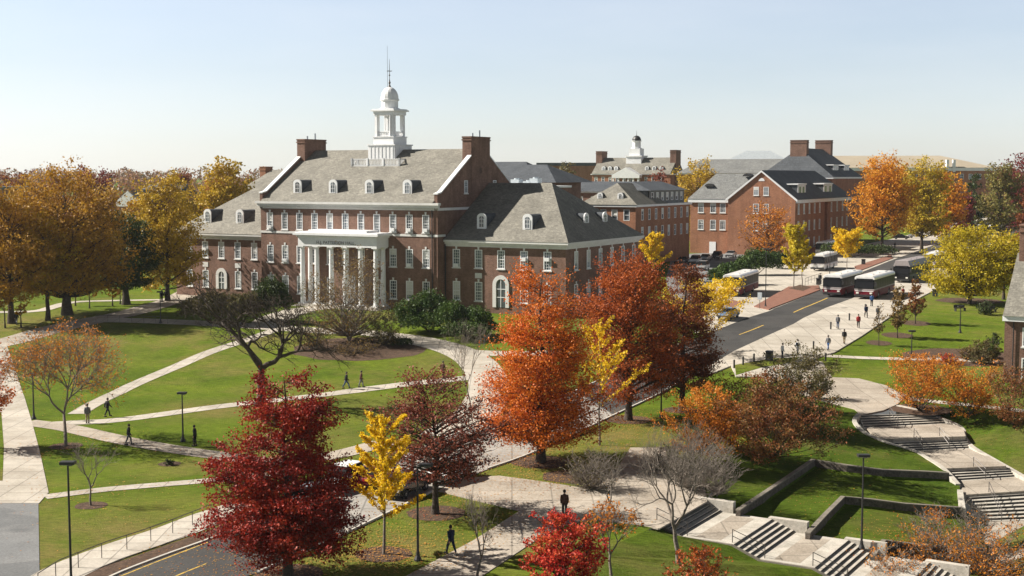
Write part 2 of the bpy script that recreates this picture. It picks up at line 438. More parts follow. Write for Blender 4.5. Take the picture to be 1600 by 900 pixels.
def leaves_mesh(name, pos, size, rng, mat, flat=.0):
    n = len(pos)
    nrm = rng.normal(size=(n, 3)); nrm[:, 2] = nrm[:, 2]*(1)+flat; nrm /= np.linalg.norm(nrm, axis=1, keepdims=True)
    ref = rng.normal(size=(n, 3)); u = np.cross(nrm, ref); u /= np.linalg.norm(u, axis=1, keepdims=True)+1e-9; v = np.cross(nrm, u)
    s = size*(.6+.8*rng.random((n, 1)))
    a = u*s*.5; b = v*s*.36
    V = np.stack([pos-a, pos+b-a*.1, pos+a, pos-b-a*.1], axis=1).reshape(-1, 3)
    Q = np.arange(4*n).reshape(-1, 4)
    return fast_mesh(name, V, Q, mat)
def bez(a, b, c, n):
    return [tuple((1-t)**2*a+2*t*(1-t)*b+t*t*c) for t in np.linspace(0, 1, n+1)]
def crown_radius(kind, t):
    if kind == 'cone': return (1-t)**.72*min(1, (t+.12)*4.5)*1.02
    if kind == 'maple': return (1-t)**.66*min(1, (t+.13)*4.2)*1.04
    if kind == 'oval': return math.sqrt(max(0, 1-((t-.42)/.58)**2)) if t > .42 else math.sqrt(max(0, 1-((.42-t)/.52)**2))
    if kind == 'round': return math.sqrt(max(0, 1-((t-.45)/.56)**2))
    if kind == 'vase': return .35+.75*t**.7 if t < .8 else (1.02-(t-.8)*2.6)
    if kind == 'pillar': return min(1, t*6+.3)*(1-t)**.55
    return 1
def tree_meshes(seed, h, w, base, kind, n_prim, n_leaf, leaf, lm, bm_=None, spread=.7, flat=.35, tr=None, sub=5, lean=(0, 0), rise=.5, multi=0, sub_len=None):
    rng = np.random.default_rng(seed)
    bark = bm_ or M_bark
    tr = tr or h*.018+.06
    segs = []; tips = []
    # trunk (a little crooked)
    K = 9; top = h*(.96 if kind in ('cone', 'pillar', 'maple') else .8)
    pts = [np.array([lean[0]*(i/K)**1.5*h+rng.normal()*.012*h*(i > 0)*(i/K), lean[1]*(i/K)**1.5*h+rng.normal()*.012*h*(i > 0)*(i/K), top*i/K]) for i in range(K+1)]
    rad = [tr*((1-i/K)**.9*.92+.06)*(1.35 if i == 0 else 1) for i in range(K+1)]
    stems = [(pts, rad)]
    for q in range(multi):
        an = 2*math.pi*q/multi+rng.random(); rr = w*.28
        e = np.array([math.cos(an)*rr, math.sin(an)*rr, h*.75])
        pp = bez(np.array([0, 0, 0.]), np.array([e[0]*.5, e[1]*.5, h*.25]), e, K)
        stems.append(([np.array(p) for p in pp], [r*.7 for r in rad]))
    if multi: stems = stems[1:]
    for pp, rd in stems:
        for i in range(K): segs.append((pp[i], pp[i+1], rd[i], rd[i+1]))
    ph = rng.random(6)*6.28
    def lump(an, t): return 1+.13*math.sin(3*an+ph[0]+5*t)+.10*math.sin(5*an+ph[1]-9*t)+.07*math.sin(9*an+ph[2]+14*t)
    ch = h-base
    made = 0; tries = 0
    while made < n_prim and tries < n_prim*40:
        tries += 1
        t = rng.random()
        Rt = crown_radius(kind, t)
        if rng.random() > Rt**1.2+.05: continue
        an = made*2.39996+rng.normal()*.35
        q = 1-.75*rng.random()**1.7
        r = w*.5*Rt*q*lump(an, t)
        z = base+ch*t*(.97)
        pp, rd = stems[made % len(stems)]
        zt = max(base*.75 if base > .5 else h*.06, z-r*rise-rng.random()*.04*h-(.15*(z-base) if kind in ('round', 'oval', 'vase') else 0))
        zt = min(zt, pp[-1][2]*.98)
        f = zt/pp[-1][2]*K; i = min(K-1, int(f)); p0 = pp[i]+(pp[i+1]-pp[i])*(f-i); r0 = rd[i]+(rd[i+1]-rd[i])*(f-i)
        cx, cy = (p0[0], p0[1]) if not multi else (0, 0)
        e = np.array([cx+math.cos(an)*r, cy+math.sin(an)*r, z])
        L = np.linalg.norm(e-p0)
        if L < .15: continue
        mid = p0+(e-p0)*.5; mid[2] += L*rng.normal()*.05-(L*.10 if rise > .3 else -L*.05); mid[:2] += rng.normal(size=2)*L*.11
        bp = bez(p0, mid, e, 5)
        rb = min(r0*.7, .012+.016*L)
        for j in range(5):
            segs.append((bp[j], bp[j+1], rb*(1-j*.17), rb*(1-(j+1)*.17)+.004))
        made += 1
        # twigs fan out from the outer part of the limb
        sl = sub_len or (ch*w)**.5*.13
        for k in range(sub):
            f = .35+.65*(k+rng.random())/sub
            j = min(4, int(f*5)); a = np.array(bp[j])+(np.array(bp[j+1])-np.array(bp[j]))*(f*5-j)
            d = (e-p0)/L; side = np.cross(d, [0, 0, 1.]); side /= np.linalg.norm(side)+1e-6
            dd = d*(.55+.4*rng.random())+side*(1 if k % 2 else -1)*(.4+.6*rng.random())+np.array([0, 0, rng.normal()*.25+(.18 if rise > .3 else .05)])
            dd /= np.linalg.norm(dd)
            b = a+dd*sl*(.6+.7*rng.random())
            m = (a+b)/2+rng.normal(size=3)*sl*.06
            segs.append((a, m, .02, .014)); segs.append((m, b, .014, .006))
            tips.append((a, b)); 
            for q2 in range(2):
                c = m+(b-m)*rng.random(); dv = rng.normal(size=3); dv[2] = abs(dv[2])*.5; dv = dd*.8+dv*.5
                e2 = c+dv/np.linalg.norm(dv)*sl*.5; segs.append((c, e2, .009, .005)); tips.append((c, e2))
    trunk = tubes_mesh('trunk', segs, bark)
    crown = None
    if n_leaf:
        A = np.array([t[0] for t in tips]); B = np.array([t[1] for t in tips])
        wgt = .25+rng.random(len(A))**2; idx = rng.choice(len(A), n_leaf, p=wgt/wgt.sum())
        f = .15+.95*rng.random((n_leaf, 1)); sg = (sub_len or (ch*w)**.5*.13)*.32*spread
        pos = A[idx]+(B[idx]-A[idx])*f+rng.normal(size=(n_leaf, 3))*sg*np.array([1, 1, 1-flat])
        crown = leaves_mesh('crown', pos, leaf, rng, lm, flat=.6)
    return trunk, crown
def bare_meshes(seed, h, w, tr, depth=6, bark=None, first=.3, spread=.6, up=.25, kids=(2, 3), bend=.15, n_leaf=0, leaf=.1, lm=None, droop=0, shift=0):
    rng = np.random.default_rng(seed); segs = []; tips = []
    def rec(p, d, L, r, dep):
        n = 3; q = p
        for i in range(n):
            d2 = d+rng.normal(size=3)*bend; d2[2] += up*.15-droop*.1*(depth-dep > 3); d2 /= np.linalg.norm(d2)
            e = q+d2*L/n
            segs.append((q, e, r*(1-.12*i), r*(1-.12*(i+1)))); q = e; d = d2
            if dep <= depth-2 and rng.random() < .45 and dep > 0: rec(q, perturb(d, 1.0), L*.5, r*.45, max(0, dep-2))
        if dep <= 0: tips.append((p, q)); return
        k = rng.integers(kids[0], kids[1]+1)
        a0 = rng.random()*6.28
        for j in range(k):
            rec(q, perturb(d, spread*(.7+.6*rng.random()), a0+j*6.28/k), L*(.68+.2*rng.random()), max(.006, r*.62), dep-1)
    def perturb(d, amt, an=None):
        u = np.cross(d, [.3, .2, .93]); u /= np.linalg.norm(u); v = np.cross(d, u); an = rng.random()*6.28 if an is None else an
        e = d+(u*math.cos(an)+v*math.sin(an))*amt; e[2] += up*.5; return e/np.linalg.norm(e)
    rec(np.zeros(3), np.array([.02, .02, 1.]), h*first, tr, depth)
    P1 = np.array([s[1] for s in segs]); zs = np.percentile(P1[:, 2], 99.5); ws = np.percentile(np.abs(P1[:, :2]), 97)
    kz = h/zs; kx = (w/2)/ws
    scl = np.array([kx, kx, kz])
    TZ = np.array([t[1] for t in tips]); sh = -TZ[:, :2].mean(0)*scl[:2]/(TZ[:, 2].mean()*kz)+np.array([shift, 0])/h
    def tf(p):
        q = np.array(p)*scl; f = max(0, q[2]-h*.16)*min(1.0, (max(0, q[2]-h*.16)/(h*.2))); q[:2] += sh*f; return q
    segs = [(tf(a), tf(b), r0, r1) for a, b, r0, r1 in segs]
    # keep the trunk upright after scaling
    trunk = tubes_mesh('trunk', segs, bark or M_barkg)
    crown = None
    if n_leaf:
        A = np.array([tf(t[0]) for t in tips]); B = np.array([tf(t[1]) for t in tips])
        idx = rng.integers(0, len(A), n_leaf)
        pos = A[idx]+(B[idx]-A[idx])*rng.random((n_leaf, 1))+rng.normal(size=(n_leaf, 3))*w*.012
        crown = leaves_mesh('crown', pos, leaf, rng, lm)
    return trunk, crown
def ginkgo_meshes(seed, h, w, base, n_br, n_leaf, leaf, lm, tr=.1, asc=.9, thick=.22):
    """upright ginkgo: long straight limbs, leaves packed tight along every limb"""
    rng = np.random.default_rng(seed); segs = []; br = []
    K = 8; top = h*.97
    pts = [np.array([rng.normal()*.06*(i > 0), rng.normal()*.06*(i > 0), top*i/K]) for i in range(K+1)]
    for i in range(K): segs.append((pts[i], pts[i+1], tr*(1-i/K*.85), tr*(1-(i+1)/K*.85)))
    br.append((pts[4], pts[8], 1.0))
    for k in range(n_br):
        t = (k+.5)/n_br; z0 = base+(h-base)*t*.85
        an = k*2.39996+rng.normal()*.3
        L = w*.5*(1.1-.75*t)*(.65+.6*rng.random())
        s = asc*(.5+1.0*rng.random())+(.5*t)
        p0 = np.array([0, 0, z0]); e = p0+np.array([math.cos(an)*L, math.sin(an)*L, L*s])
        if e[2] > h: e[2] = h
        m = p0+(e-p0)*.5-np.array([0, 0, L*.06])
        bp = [np.array(q) for q in bez(p0, m, e, 4)]
        for j in range(4): segs.append((bp[j], bp[j+1], .035*(1-j*.2)+.008, .035*(1-(j+1)*.2)+.006)); br.append((bp[j], bp[j+1], .5 if j == 0 else 1.1-.14*j))
        for q in range(5):
            f = .25+.7*rng.random(); a = p0+(e-p0)*f; dv = np.array([math.cos(an+rng.normal()*.9), math.sin(an+rng.normal()*.9), .35+.5*rng.random()])
            b = a+dv*L*(.22+.25*rng.random()); segs.append((a, b, .014, .006)); br.append((a, b, .8))
    trunk = tubes_mesh('trunk', segs, M_barkg)
    A = np.array([b[0] for b in br]); B = np.array([b[1] for b in br]); wt = np.array([np.linalg.norm(b[1]-b[0])*b[2] for b in br])
    idx = rng.choice(len(A), n_leaf, p=wt/wt.sum()); f = rng.random((n_leaf, 1))
    pos = A[idx]+(B[idx]-A[idx])*f+rng.normal(size=(n_leaf, 3))*thick*w*.1*(1.15-.5*f)
    return trunk, leaves_mesh('crown', pos, leaf, rng, lm)
def conifer_meshes(seed, h, w, n_leaf, leaf, lm):
    return tree_meshes(seed, h, w, h*.06, 'cone', 70, n_leaf, leaf, lm, spread=.8, flat=.5, rise=-.1, sub=4)
def bush_mesh(seed, lumps, n_leaf, leaf, lm):
    """lumps: (x,y,z,rx,ry,rz) ellipsoids filled mostly near their shell"""
    rng = np.random.default_rng(seed); L = np.array(lumps, dtype=float)
    wt = (L[:, 3]*L[:, 4]*L[:, 5])**.67; idx = rng.choice(len(L), n_leaf, p=wt/wt.sum())
    d = rng.normal(size=(n_leaf, 3)); d /= np.linalg.norm(d, axis=1, keepdims=True); d[:, 2] = np.where(d[:, 2] < -.3, -d[:, 2], d[:, 2])
    az = np.arctan2(d[:, 1], d[:, 0])
    r = (1-.55*rng.random(n_leaf)**2)*(1+.14*np.sin(6*az+idx*1.7+7*d[:, 2])+.10*np.sin(11*az+idx))
    pos = L[idx, :3]+d*L[idx, 3:6]*r[:, None]; pos[:, 2] = np.maximum(pos[:, 2], .05)
    return leaves_mesh('crown', pos, leaf, rng, lm)
def plant(name, loc, meshes, label, cat='tree', group=None, rz=0, sc_=1):
    o = empty(name, loc, rz, label, cat, group); o.scale = (sc_,)*3
    link('trunk', meshes[0], o)
    if meshes[1]: link('crown', meshes[1], o)
    return o

L_red = leafmat('crimson_leaves', [(.10, .010, .008), (.21, .014, .010), (.34, .028, .014), (.42, .07, .020)], .25, .35)
L_scar = leafmat('bright_scarlet_leaves', [(.34, .018, .018), (.52, .035, .030), (.58, .09, .035), (.60, .20, .05)], .35, .5)
L_oak = leafmat('dark_russet_leaves', [(.12, .030, .022), (.20, .050, .032), (.27, .075, .042), (.22, .09, .05)], .3, .35)
L_or = leafmat('orange_maple_leaves', [(.38, .065, .012), (.56, .125, .015), (.66, .20, .02), (.50, .09, .015)], .3, .25)
L_or2 = leafmat('rust_orange_leaves', [(.22, .045, .014), (.36, .078, .016), (.44, .115, .02), (.27, .052, .014)], .3, .25)
L_br = leafmat('deep_brown_red_leaves', [(.10, .030, .018), (.18, .050, .02), (.26, .085, .025), (.16, .045, .02)], .35, .3)
L_gk = leafmat('ginkgo_yellow_leaves', [(.62, .41, .015), (.76, .52, .018), (.84, .62, .03)], .4, .6)
L_gk2 = leafmat('lime_yellow_leaves', [(.40, .36, .03), (.58, .46, .03), (.68, .50, .03)], .4, .4)
L_tan = leafmat('golden_brown_leaves', [(.23, .12, .018), (.38, .195, .022), (.48, .265, .028), (.27, .18, .028)], .3, .18)
L_tan2 = leafmat('yellow_olive_leaves', [(.28, .20, .02), (.44, .30, .025), (.54, .35, .03), (.34, .25, .03)], .3, .18)
L_yel = leafmat('yellow_green_leaves', [(.26, .21, .02), (.44, .34, .026), (.56, .40, .03), (.52, .33, .03)], .4, .25)
L_lime = leafmat('olive_yellow_leaves', [(.26, .22, .015), (.42, .34, .018), (.54, .41, .02), (.40, .31, .02)], .4, .25)  # leaf tones from olive to yellow
L_amber = leafmat('amber_leaves', [(.48, .15, .015), (.62, .25, .02), (.68, .34, .025), (.54, .17, .02)], .4, .25)
L_shr = leafmat('orange_shrub_leaves', [(.40, .11, .016), (.56, .19, .02), (.62, .25, .025), (.28, .15, .025)], .35, .35)
L_shr2 = leafmat('russet_shrub_leaves', [(.16, .055, .025), (.28, .09, .03), (.20, .12, .035), (.10, .09, .03)], .35, .35)
L_dkg = leafmat('dark_green_leaves', [(.018, .034, .010), (.035, .058, .014), (.06, .085, .018), (.04, .055, .02)], .2, .4)
L_ever = leafmat('evergreen_leaves', [(.022, .050, .012), (.045, .085, .018), (.075, .125, .022), (.10, .14, .03)], .2, .35)
L_dull = leafmat('dull_olive_leaves', [(.06, .065, .025), (.11, .10, .035), (.16, .12, .04), (.09, .08, .03)], .3, .4)
L_dred = leafmat('maroon_leaves', [(.12, .022, .028), (.20, .035, .035), (.26, .06, .045)], .3, .3)
L_gre = leafmat('dusty_green_leaves', [(.10, .105, .03), (.17, .16, .045), (.24, .20, .05), (.24, .15, .04)], .3, .25)
L_far = leafmat('far_wood_leaves', [(.14, .055, .035), (.22, .10, .045), (.30, .17, .05), (.26, .085, .045), (.16, .14, .05), (.12, .06, .045)], .25, .02)
L_litter = leafmat('fallen_leaf_colours', [(.40, .12, .03), (.50, .26, .04), (.30, .13, .04), (.45, .08, .03)], .1, .1)
L_tw = leafmat('withered_brown_leaves', [(.11, .075, .035), (.19, .125, .045), (.25, .15, .04), (.10, .10, .03)], .3, .5)
# ================================================================ buildings
ROT = R(-28.5)
U = Vector((math.cos(ROT), math.sin(ROT), 0)); V_ = Vector((-math.sin(ROT), math.cos(ROT), 0))
WC = {}
def window_protos(w, h, style):
    k = (round(w, 2), round(h, 2), style)
    if k in WC: return WC[k]
    f = MB(); p = MB(); s = MB(); b = MB()
    y0 = -.05 if style == 'proud' else -.03
    fr = .13 if w > .8 else .09
    yb = -.02 if style == 'proud' else .12
    f.box(-w/2, -w/2+fr, y0, yb, 0, h); f.box(w/2-fr, w/2, y0, yb, 0, h)
    f.box(-w/2+fr, w/2-fr, y0, yb, h-fr, h); f.box(-w/2+fr, w/2-fr, y0, yb, 0, fr)
    ym0, ym1 = (-.045, -.022) if style == 'proud' else (.05, .10)
    f.box(-w/2+fr, w/2-fr, ym0, ym1, h*.5-.05, h*.5+.05)
    if style != 'far':
        for q in ((-1, 1) if w > .9 else (0,)): f.box(q*w/6-.022, q*w/6+.022, ym0+.01, ym1, fr, h-fr)
        for q in (.18, .34, .66, .82): f.box(-w/2+fr, w/2-fr, ym0+.012, ym1-.004, h*q-.022, h*q+.022)
    yp = -.018 if style == 'proud' else .15
    p.face([(-w/2+.01, yp, .01), (w/2-.01, yp, .01), (w/2-.01, yp, h-.01), (-w/2+.01, yp, h-.01)])
    b.box(-w/2+fr, w/2-fr, yp-.035, yp-.015, h*.48, h-fr)
    s.box(-w/2-.12, w/2+.12, -.14, .02 if style != 'proud' else -.002, -.16, 0)
    key = MB(); key.extr([(-.11, h), (.11, h), (.18, h+.42), (-.18, h+.42)], 'y', -.07, .02)
    r = (f.mesh('window_frame', M_white), p.mesh('pane', M_pane), s.mesh('sill', M_trim), b.mesh('blind', M_blind), key.mesh('keystone', M_trim))
    WC[k] = r; return r
WR = random.Random(5)
def add_window(root, p, ang, w, h, style='sash', key=False, blind=.35, sill=True):
    fm, pm, sm, bm_, km = window_protos(w, h, style)
    o = link('window', fm, root); o.location = p; o.rotation_euler = (0, 0, ang)
    link('pane', pm, o)
    if sill and style != 'far': link('sill', sm, o)
    if key: link('keystone', km, o)
    if WR.random() < blind:
        bo = link('blind', bm_, o); sz = .35+WR.random()*1.2; bo.scale.z = sz; bo.location.z = (h-.13)*(1-sz)
    return o
def wall(mb, root, p0, p1, z0, z1, holes, style='sash', key=False, blind=.35, depth=.2, wins=True):
    """wall sheet with real openings; outward is to the right of p0->p1. holes: (distance, z, w, h)"""
    d = Vector((p1[0]-p0[0], p1[1]-p0[1])); L = d.length; d.normalize(); n = Vector((d.y, -d.x))
    ang = math.atan2(d.y, d.x)
    xs = sorted({0, L, *[round(h[0]-h[2]/2, 4) for h in holes], *[round(h[0]+h[2]/2, 4) for h in holes]})
    zs = sorted({z0, z1, *[round(h[1], 4) for h in holes], *[round(h[1]+h[3], 4) for h in holes]})
    def pt(x, z, y=0): return (p0[0]+d.x*x-n.x*y, p0[1]+d.y*x-n.y*y, z)
    for a, b in zip(xs, xs[1:]):
        for e, f in zip(zs, zs[1:]):
            cx, cz = (a+b)/2, (e+f)/2
            if any(abs(cx-h[0]) < h[2]/2 and h[1] < cz < h[1]+h[3] for h in holes): continue
            mb.face([pt(a, e), pt(b, e), pt(b, f), pt(a, f)])
    for x, z, w, h in [q[:4] for q in holes]:
        a, b, e, f = x-w/2, x+w/2, z, z+h
        mb.face([pt(a, e), pt(a, f), pt(a, f, depth), pt(a, e, depth)]); mb.face([pt(b, e), pt(b, e, depth), pt(b, f, depth), pt(b, f)])
        mb.face([pt(a, f), pt(b, f), pt(b, f, depth), pt(a, f, depth)]); mb.face([pt(a, e), pt(a, e, depth), pt(b, e, depth), pt(b, e)])
        if wins: add_window(root, pt(x, z), ang, w, h, style, key, blind)
def roof(mb, x0, x1, y0, y1, z, rise, hl=0, hr=0, axis='x', mi=0, t=.0):
    """closed gable/hip roof solid, ridge along axis; hl / hr = hip runs at the low and high end"""
    def q(a, b, c): return (a, b, c) if axis == 'x' else (b, a, c)
    if axis == 'x': a0, a1, b0, b1 = x0, x1, y0, y1
    else: a0, a1, b0, b1 = y0, y1, x0, x1
    m = (b0+b1)/2
    e = [q(a0, b0, z), q(a1, b0, z), q(a1, b1, z), q(a0, b1, z)]; r = [q(a0+hl, m, z+rise), q(a1-hr, m, z+rise)]
    n = len(mb.v); mb.v += e+r
    for f in ((3, 2, 1, 0), (0, 1, 5, 4), (1, 2, 5), (2, 3, 4, 5), (3, 0, 4)):
        mb.f.append(tuple(n+i for i in f)); mb.m.append(mi)
def slab(mb, x0, x1, y0, y1, z0, z1, o): mb.box(x0-o, x1+o, y0-o, y1+o, z0, z1)
def finish(root, zb):
    for c in root.children: c.location.z -= zb
    root.location.z = zb
DCACHE = {}
def dormer(root, p, ang, w=1.35, h=2.3, depth=3.4, roofm=None, cheek=None):
    k = (w, h, depth)
    if k not in DCACHE:
        hs = h-w/2*.8
        arc = [(w/2*math.cos(t), hs+w/2*.8*math.sin(t)) for t in np.linspace(0, math.pi, 9)]
        pr = [(-w/2, -.7), (w/2, -.7)]+arc
        fr = MB(); fr.extr([(x*1.08, z*1.02 if z > 0 else z) for x, z in pr], 'y', -.02, .16)
        bd = MB(); bd.extr(pr, 'y', .16, depth)
        ww, wh = w*.62, h*.72
        f = MB(); hs2 = wh-ww/2
        f.box(-ww/2, -ww/2+.08, -.09, -.022, 0, hs2); f.box(ww/2-.08, ww/2, -.09, -.022, 0, hs2); f.box(-ww/2, ww/2, -.09, -.022, -.08, 0)
        f.box(-.025, .025, -.075, -.03, 0, wh); f.box(-ww/2, ww/2, -.073, -.032, hs2*.5-.03, hs2*.5+.03); f.box(-ww/2, ww/2, -.073, -.032, hs2-.03, hs2+.03)
        pn = MB(); pp = [(-ww/2, 0), (ww/2, 0)]+[(ww/2*math.cos(t), hs2+ww/2*math.sin(t)) for t in np.linspace(0, math.pi, 9)]
        pn.extr(pp, 'y', -.028, -.021)
        DCACHE[k] = (bd.mesh('dormer', M_slate2), fr.mesh('dormer_front', M_white), f.mesh('window_frame', M_white), pn.mesh('pane', M_pane))  # dark slate here also carries the cheeks' and barrel's shade in its colour
    a, b, c, d = DCACHE[k]
    o = link('dormer', a, root); o.location = p; o.rotation_euler = (0, 0, ang)
    link('dormer_front', b, o)
    wf = link('window', c, o); wf.location = (0, 0, h*.12)
    pn_ = link('pane', d, o); pn_.location = (0, 0, h*.12)
    return o

# ---------------------------------------------------------------- the big hall
ZG = 3.4; ZB = 1.4
hall = empty('brick_hall', (-11.3, 200.1, 0), ROT, 'long dark brick hall with grey slate roofs, columned white portico and white cupola', 'hall')
w = MB()
wx = [-2.1-3.0*k for k in range(11)]
hm = [(34+x, 15.35, 1.25, 2.75) for x in wx]+[(34+x, 10.0, 1.3, 2.8) for x in wx]+[(34+x, 5.0, 1.3, 2.9) for x in wx if not -24.5 < x < -8.5 or x in wx]
wall(w, hall, (-34, 0), (0, 0), ZB, 18.9, hm[:11], key=False, blind=.25)if 0 else None
wall(w, hall, (-34, 0), (0, 0), ZB, 18.9, hm, key=True, blind=.35)
w.face([(0, 0, ZB), (0, 26, ZB), (0, 26, 18.9), (0, 0, 18.9)]); w.face([(0, 26, ZB), (-34, 26, ZB), (-34, 26, 18.9), (0, 26, 18.9)]); w.face([(-34, 26, ZB), (-34, 0, ZB), (-34, 0, 18.9), (-34, 26, 18.9)])
w.build('wall', M_brick, hall)
g_ = [(-.12, 18.7), (-.12, 21.2), (.9, 21.4), (10, 27.1), (16, 27.1), (25.1, 21.4), (26.12, 21.2), (26.12, 18.7)]
for x0, x1, sx in ((-.5, .06, 1), (-34.06, -33.5, -1)):
    gm = MB(); gm.extr(g_, 'x', x0, x1)
    gb = gm.build('gable_wall', M_brick, hall)
    for run in ([(-.2, 21.2), (.9, 21.4), (10, 27.1)], [(16, 27.1), (25.1, 21.4), (26.2, 21.2)]):
        c = MB(); c.extr([(y, z+.003) for y, z in run]+[(y, z+.2) for y, z in reversed(run)], 'x', x0-.1, x1+.1)
        c.build('coping', M_white, hall)
    ch = MB(); cx0, cx1 = (-1.5, .12) if sx > 0 else (-34.12, -32.5)
    ch.box(cx0, cx1, 10, 16, 22, 30.0); ch.box(cx0-.12, cx1+.12, 9.88, 16.12, 29.6, 29.8); ch.box(cx0-.08, cx1+.08, 9.92, 16.08, 30.003, 30.25)
    co = ch.build('chimney', M_brick, hall)
    po = MB(); 
    for q in range(2): po.tube(((cx0+cx1)/2, 11.8+q*2.2, 30.2), ((cx0+cx1)/2, 11.8+q*2.2, 30.8+q*.5), .16, n=8)
    po.build('chimney_pot', M_metal, co)
for y in (8.4, 17.6):
    add_window(hall, (.065, y, 21.3), R(90), 1.1, 2.0, 'proud', sill=True, blind=0)
vt = MB(); vt.box(.065, .12, 12.6, 13.4, 24.4, 25.3); vt.build('vent', M_dark, hall)
rf = MB(); roof(rf, -33.5, -.5, -.75, 26.75, 19.9, 8.45); rf.build('roof', M_slate, hall)
cn = MB()
slab(cn, -34, 0, 0, 26, 18.75, 19.15, .12)
cn.box(-34.4, .4, -.45, 0, 19.15, 19.55); cn.box(-34.6, .6, -.75, 0, 19.55, 19.9)
cn.box(-34.4, .4, 26, 26.45, 19.15, 19.55); cn.box(-34.6, .6, 26, 26.75, 19.55, 19.9)
for i in range(86): cn.box(-33.8+i*.4, -33.6+i*.4, -.3, -.12, 18.95, 19.14)
cn.build('cornice', M_trim, hall)
sc_ = MB(); sc_.box(-34.05, .05, -.09, -.002, 14.75, 15.1); sc_.box(.003, .09, -.09, 2.2, 14.75, 15.1); sc_.build('string_course', M_trim, hall)
for x in (-27.6, -20.5, -13.5, -6.4): dormer(hall, (x, 1.5, 21.1), 0, 1.5, 2.3, 4.0)
pi_ = MB(); pi_.tube((-.9, -.14, ZG-1), (-.9, -.14, 18.8), .09); pi_.tube((.2, 1.9, ZG-1), (.2, 1.9, 13.4), .09); pi_.build('downpipe', M_dark, hall)
# wings
def wing(x0, x1, front, side, arch, panels, dorm, side_dorm=()):
    y0, y1 = 2.2, 29.1
    w = MB(); right = x1 > 0
    holes = []
    for x in front:
        holes.append((x-x0, 10.1, 1.3, 2.8))
        if abs(x-arch) > .1: holes.append((x-x0, 5.1, 1.3, 2.9))
    wall(w, hall, (x0, y0), (x1, y0), ZB, 13.4, holes, key=True, blind=.3)
    sh = [(s, z, 1.3, hh) for s in side for z, hh in ((10.1, 2.8), (5.1, 2.9))]
    if right:
        wall(w, hall, (x1, y0), (x1, y1), ZB, 13.4, sh, key=True, blind=.4)
        w.face([(x1, y1, ZB), (x0, y1, ZB), (x0, y1, 13.4), (x1, y1, 13.4)])
    else:
        w.face([(x0, y1, ZB), (x0, y0, ZB), (x0, y0, 13.4), (x0, y1, 13.4)]); w.face([(x1, y1, ZB), (x0, y1, ZB), (x0, y1, 13.4), (x1, y1, 13.4)])
    w.build('wing_wall', M_brick, hall)
    a0, a1 = (.15, x1) if right else (x0, -34.15)
    c = MB()
    e0, e1 = (a0, a1+.12) if right else (a0-.12, a1)
    c.box(e0, e1, y0-.12, y1+.12, 13.3, 13.65)
    e0, e1 = (a0, a1+.45) if right else (a0-.45, a1); c.box(e0, e1, y0-.45, y1+.45, 13.653, 13.98)
    e0, e1 = (a0, a1+.75) if right else (a0-.75, a1); c.box(e0, e1, y0-.75, y1+.75, 13.983, 14.3)
    c.build('wing_cornice', M_trim, hall)
    r = MB()
    if right: roof(r, .12, x1+.8, y0-.8, y1+.8, 14.31, 8.6, 0, 9.9)
    else: roof(r, x0-.8, -34.12, y0-.8, y1+.8, 14.31, 8.6, 9.9, 0)
    r.build('wing_roof', M_slate, hall)
    a = MB()   # arched stone surround with its opening
    aw, ah = (1.15, 4.6) if right else (.95, 3.3)
    zb = 4.3 if right else 4.9
    n = 12; ou = [(arch+(aw+.25)*math.cos(t), zb+ah-aw+(aw+.25)*math.sin(t)) for t in np.linspace(0, math.pi, n)]
    inn = [(arch+(aw-.35)*math.cos(t), zb+ah-aw+(aw-.35)*math.sin(t)) for t in np.linspace(0, math.pi, n)]
    ou = [(arch+aw+.25, zb)]+ou+[(arch-aw-.25, zb)]; inn = [(arch+aw-.35, zb)]+inn+[(arch-aw+.35, zb)]
    for i in range(len(ou)-1):
        q = [ou[i], ou[i+1], inn[i+1], inn[i]]
        a.extr(q, 'y', y0-.16, y0-.003)
    so = a.build('arched_surround', M_trim, hall)
    p = MB(); p.extr(inn, 'y', y0-.05, y0-.004); p.build('pane', M_pane, so)
    f = MB(); f.box(arch-.05, arch+.05, y0-.1, y0-.052, zb, zb+ah-.4)
    for z in (.33, .6): f.box(arch-aw+.35, arch+aw-.35, y0-.098, y0-.054, zb+ah*z-.05, zb+ah*z+.05)
    f.build('glazing_bars', M_white, so)
    for x in panels:
        pm = MB(); pm.box(x-.6, x+.6, y0-.06, y0-.003, 8.55, 9.35); pm.build('stone_panel', M_trim, hall)
    for x in dorm: dormer(hall, (x, y0+2.0, 15.95), 0, 1.5, 2.35, 4.0)
    for s in side_dorm: dormer(hall, (x1-2.1, y0+s, 15.95), R(90), 1.5, 2.35, 4.0)
wing(0, 20.6, [17.6, 13.7, 9.8, 5.9, 2.0], [3.5+4.3*k for k in range(6)], 9.8, (5.9, 13.7), (13.2, 5.3), (11.5, 18.4))
wing(-54.6, -34, [-37.3-3.55*k for k in range(5)], [], -44.4, (-40.85, -47.95), (-42.0, -49.1))
# air conditioners in a few sashes
ac0 = None
for (x, y, z) in [(-2.1, 0, 15.5), (-5.1, 0, 15.5), (-8.1, 0, 15.5), (-5.1, 0, 10.1), (-29.1, 0, 10.1), (-32.1, 0, 15.5), (2.0, 2.2, 10.2), (13.7, 2.2, 11.4), (17.6, 2.2, 11.5), (-47.95, 2.2, 11.3), (-11.1, 0, 10.1)]:
    m = MB(); m.box(x-.42, x+.42, y-.38, y-.035, z, z+.5); m.build('air_conditioner', M_white, hall)
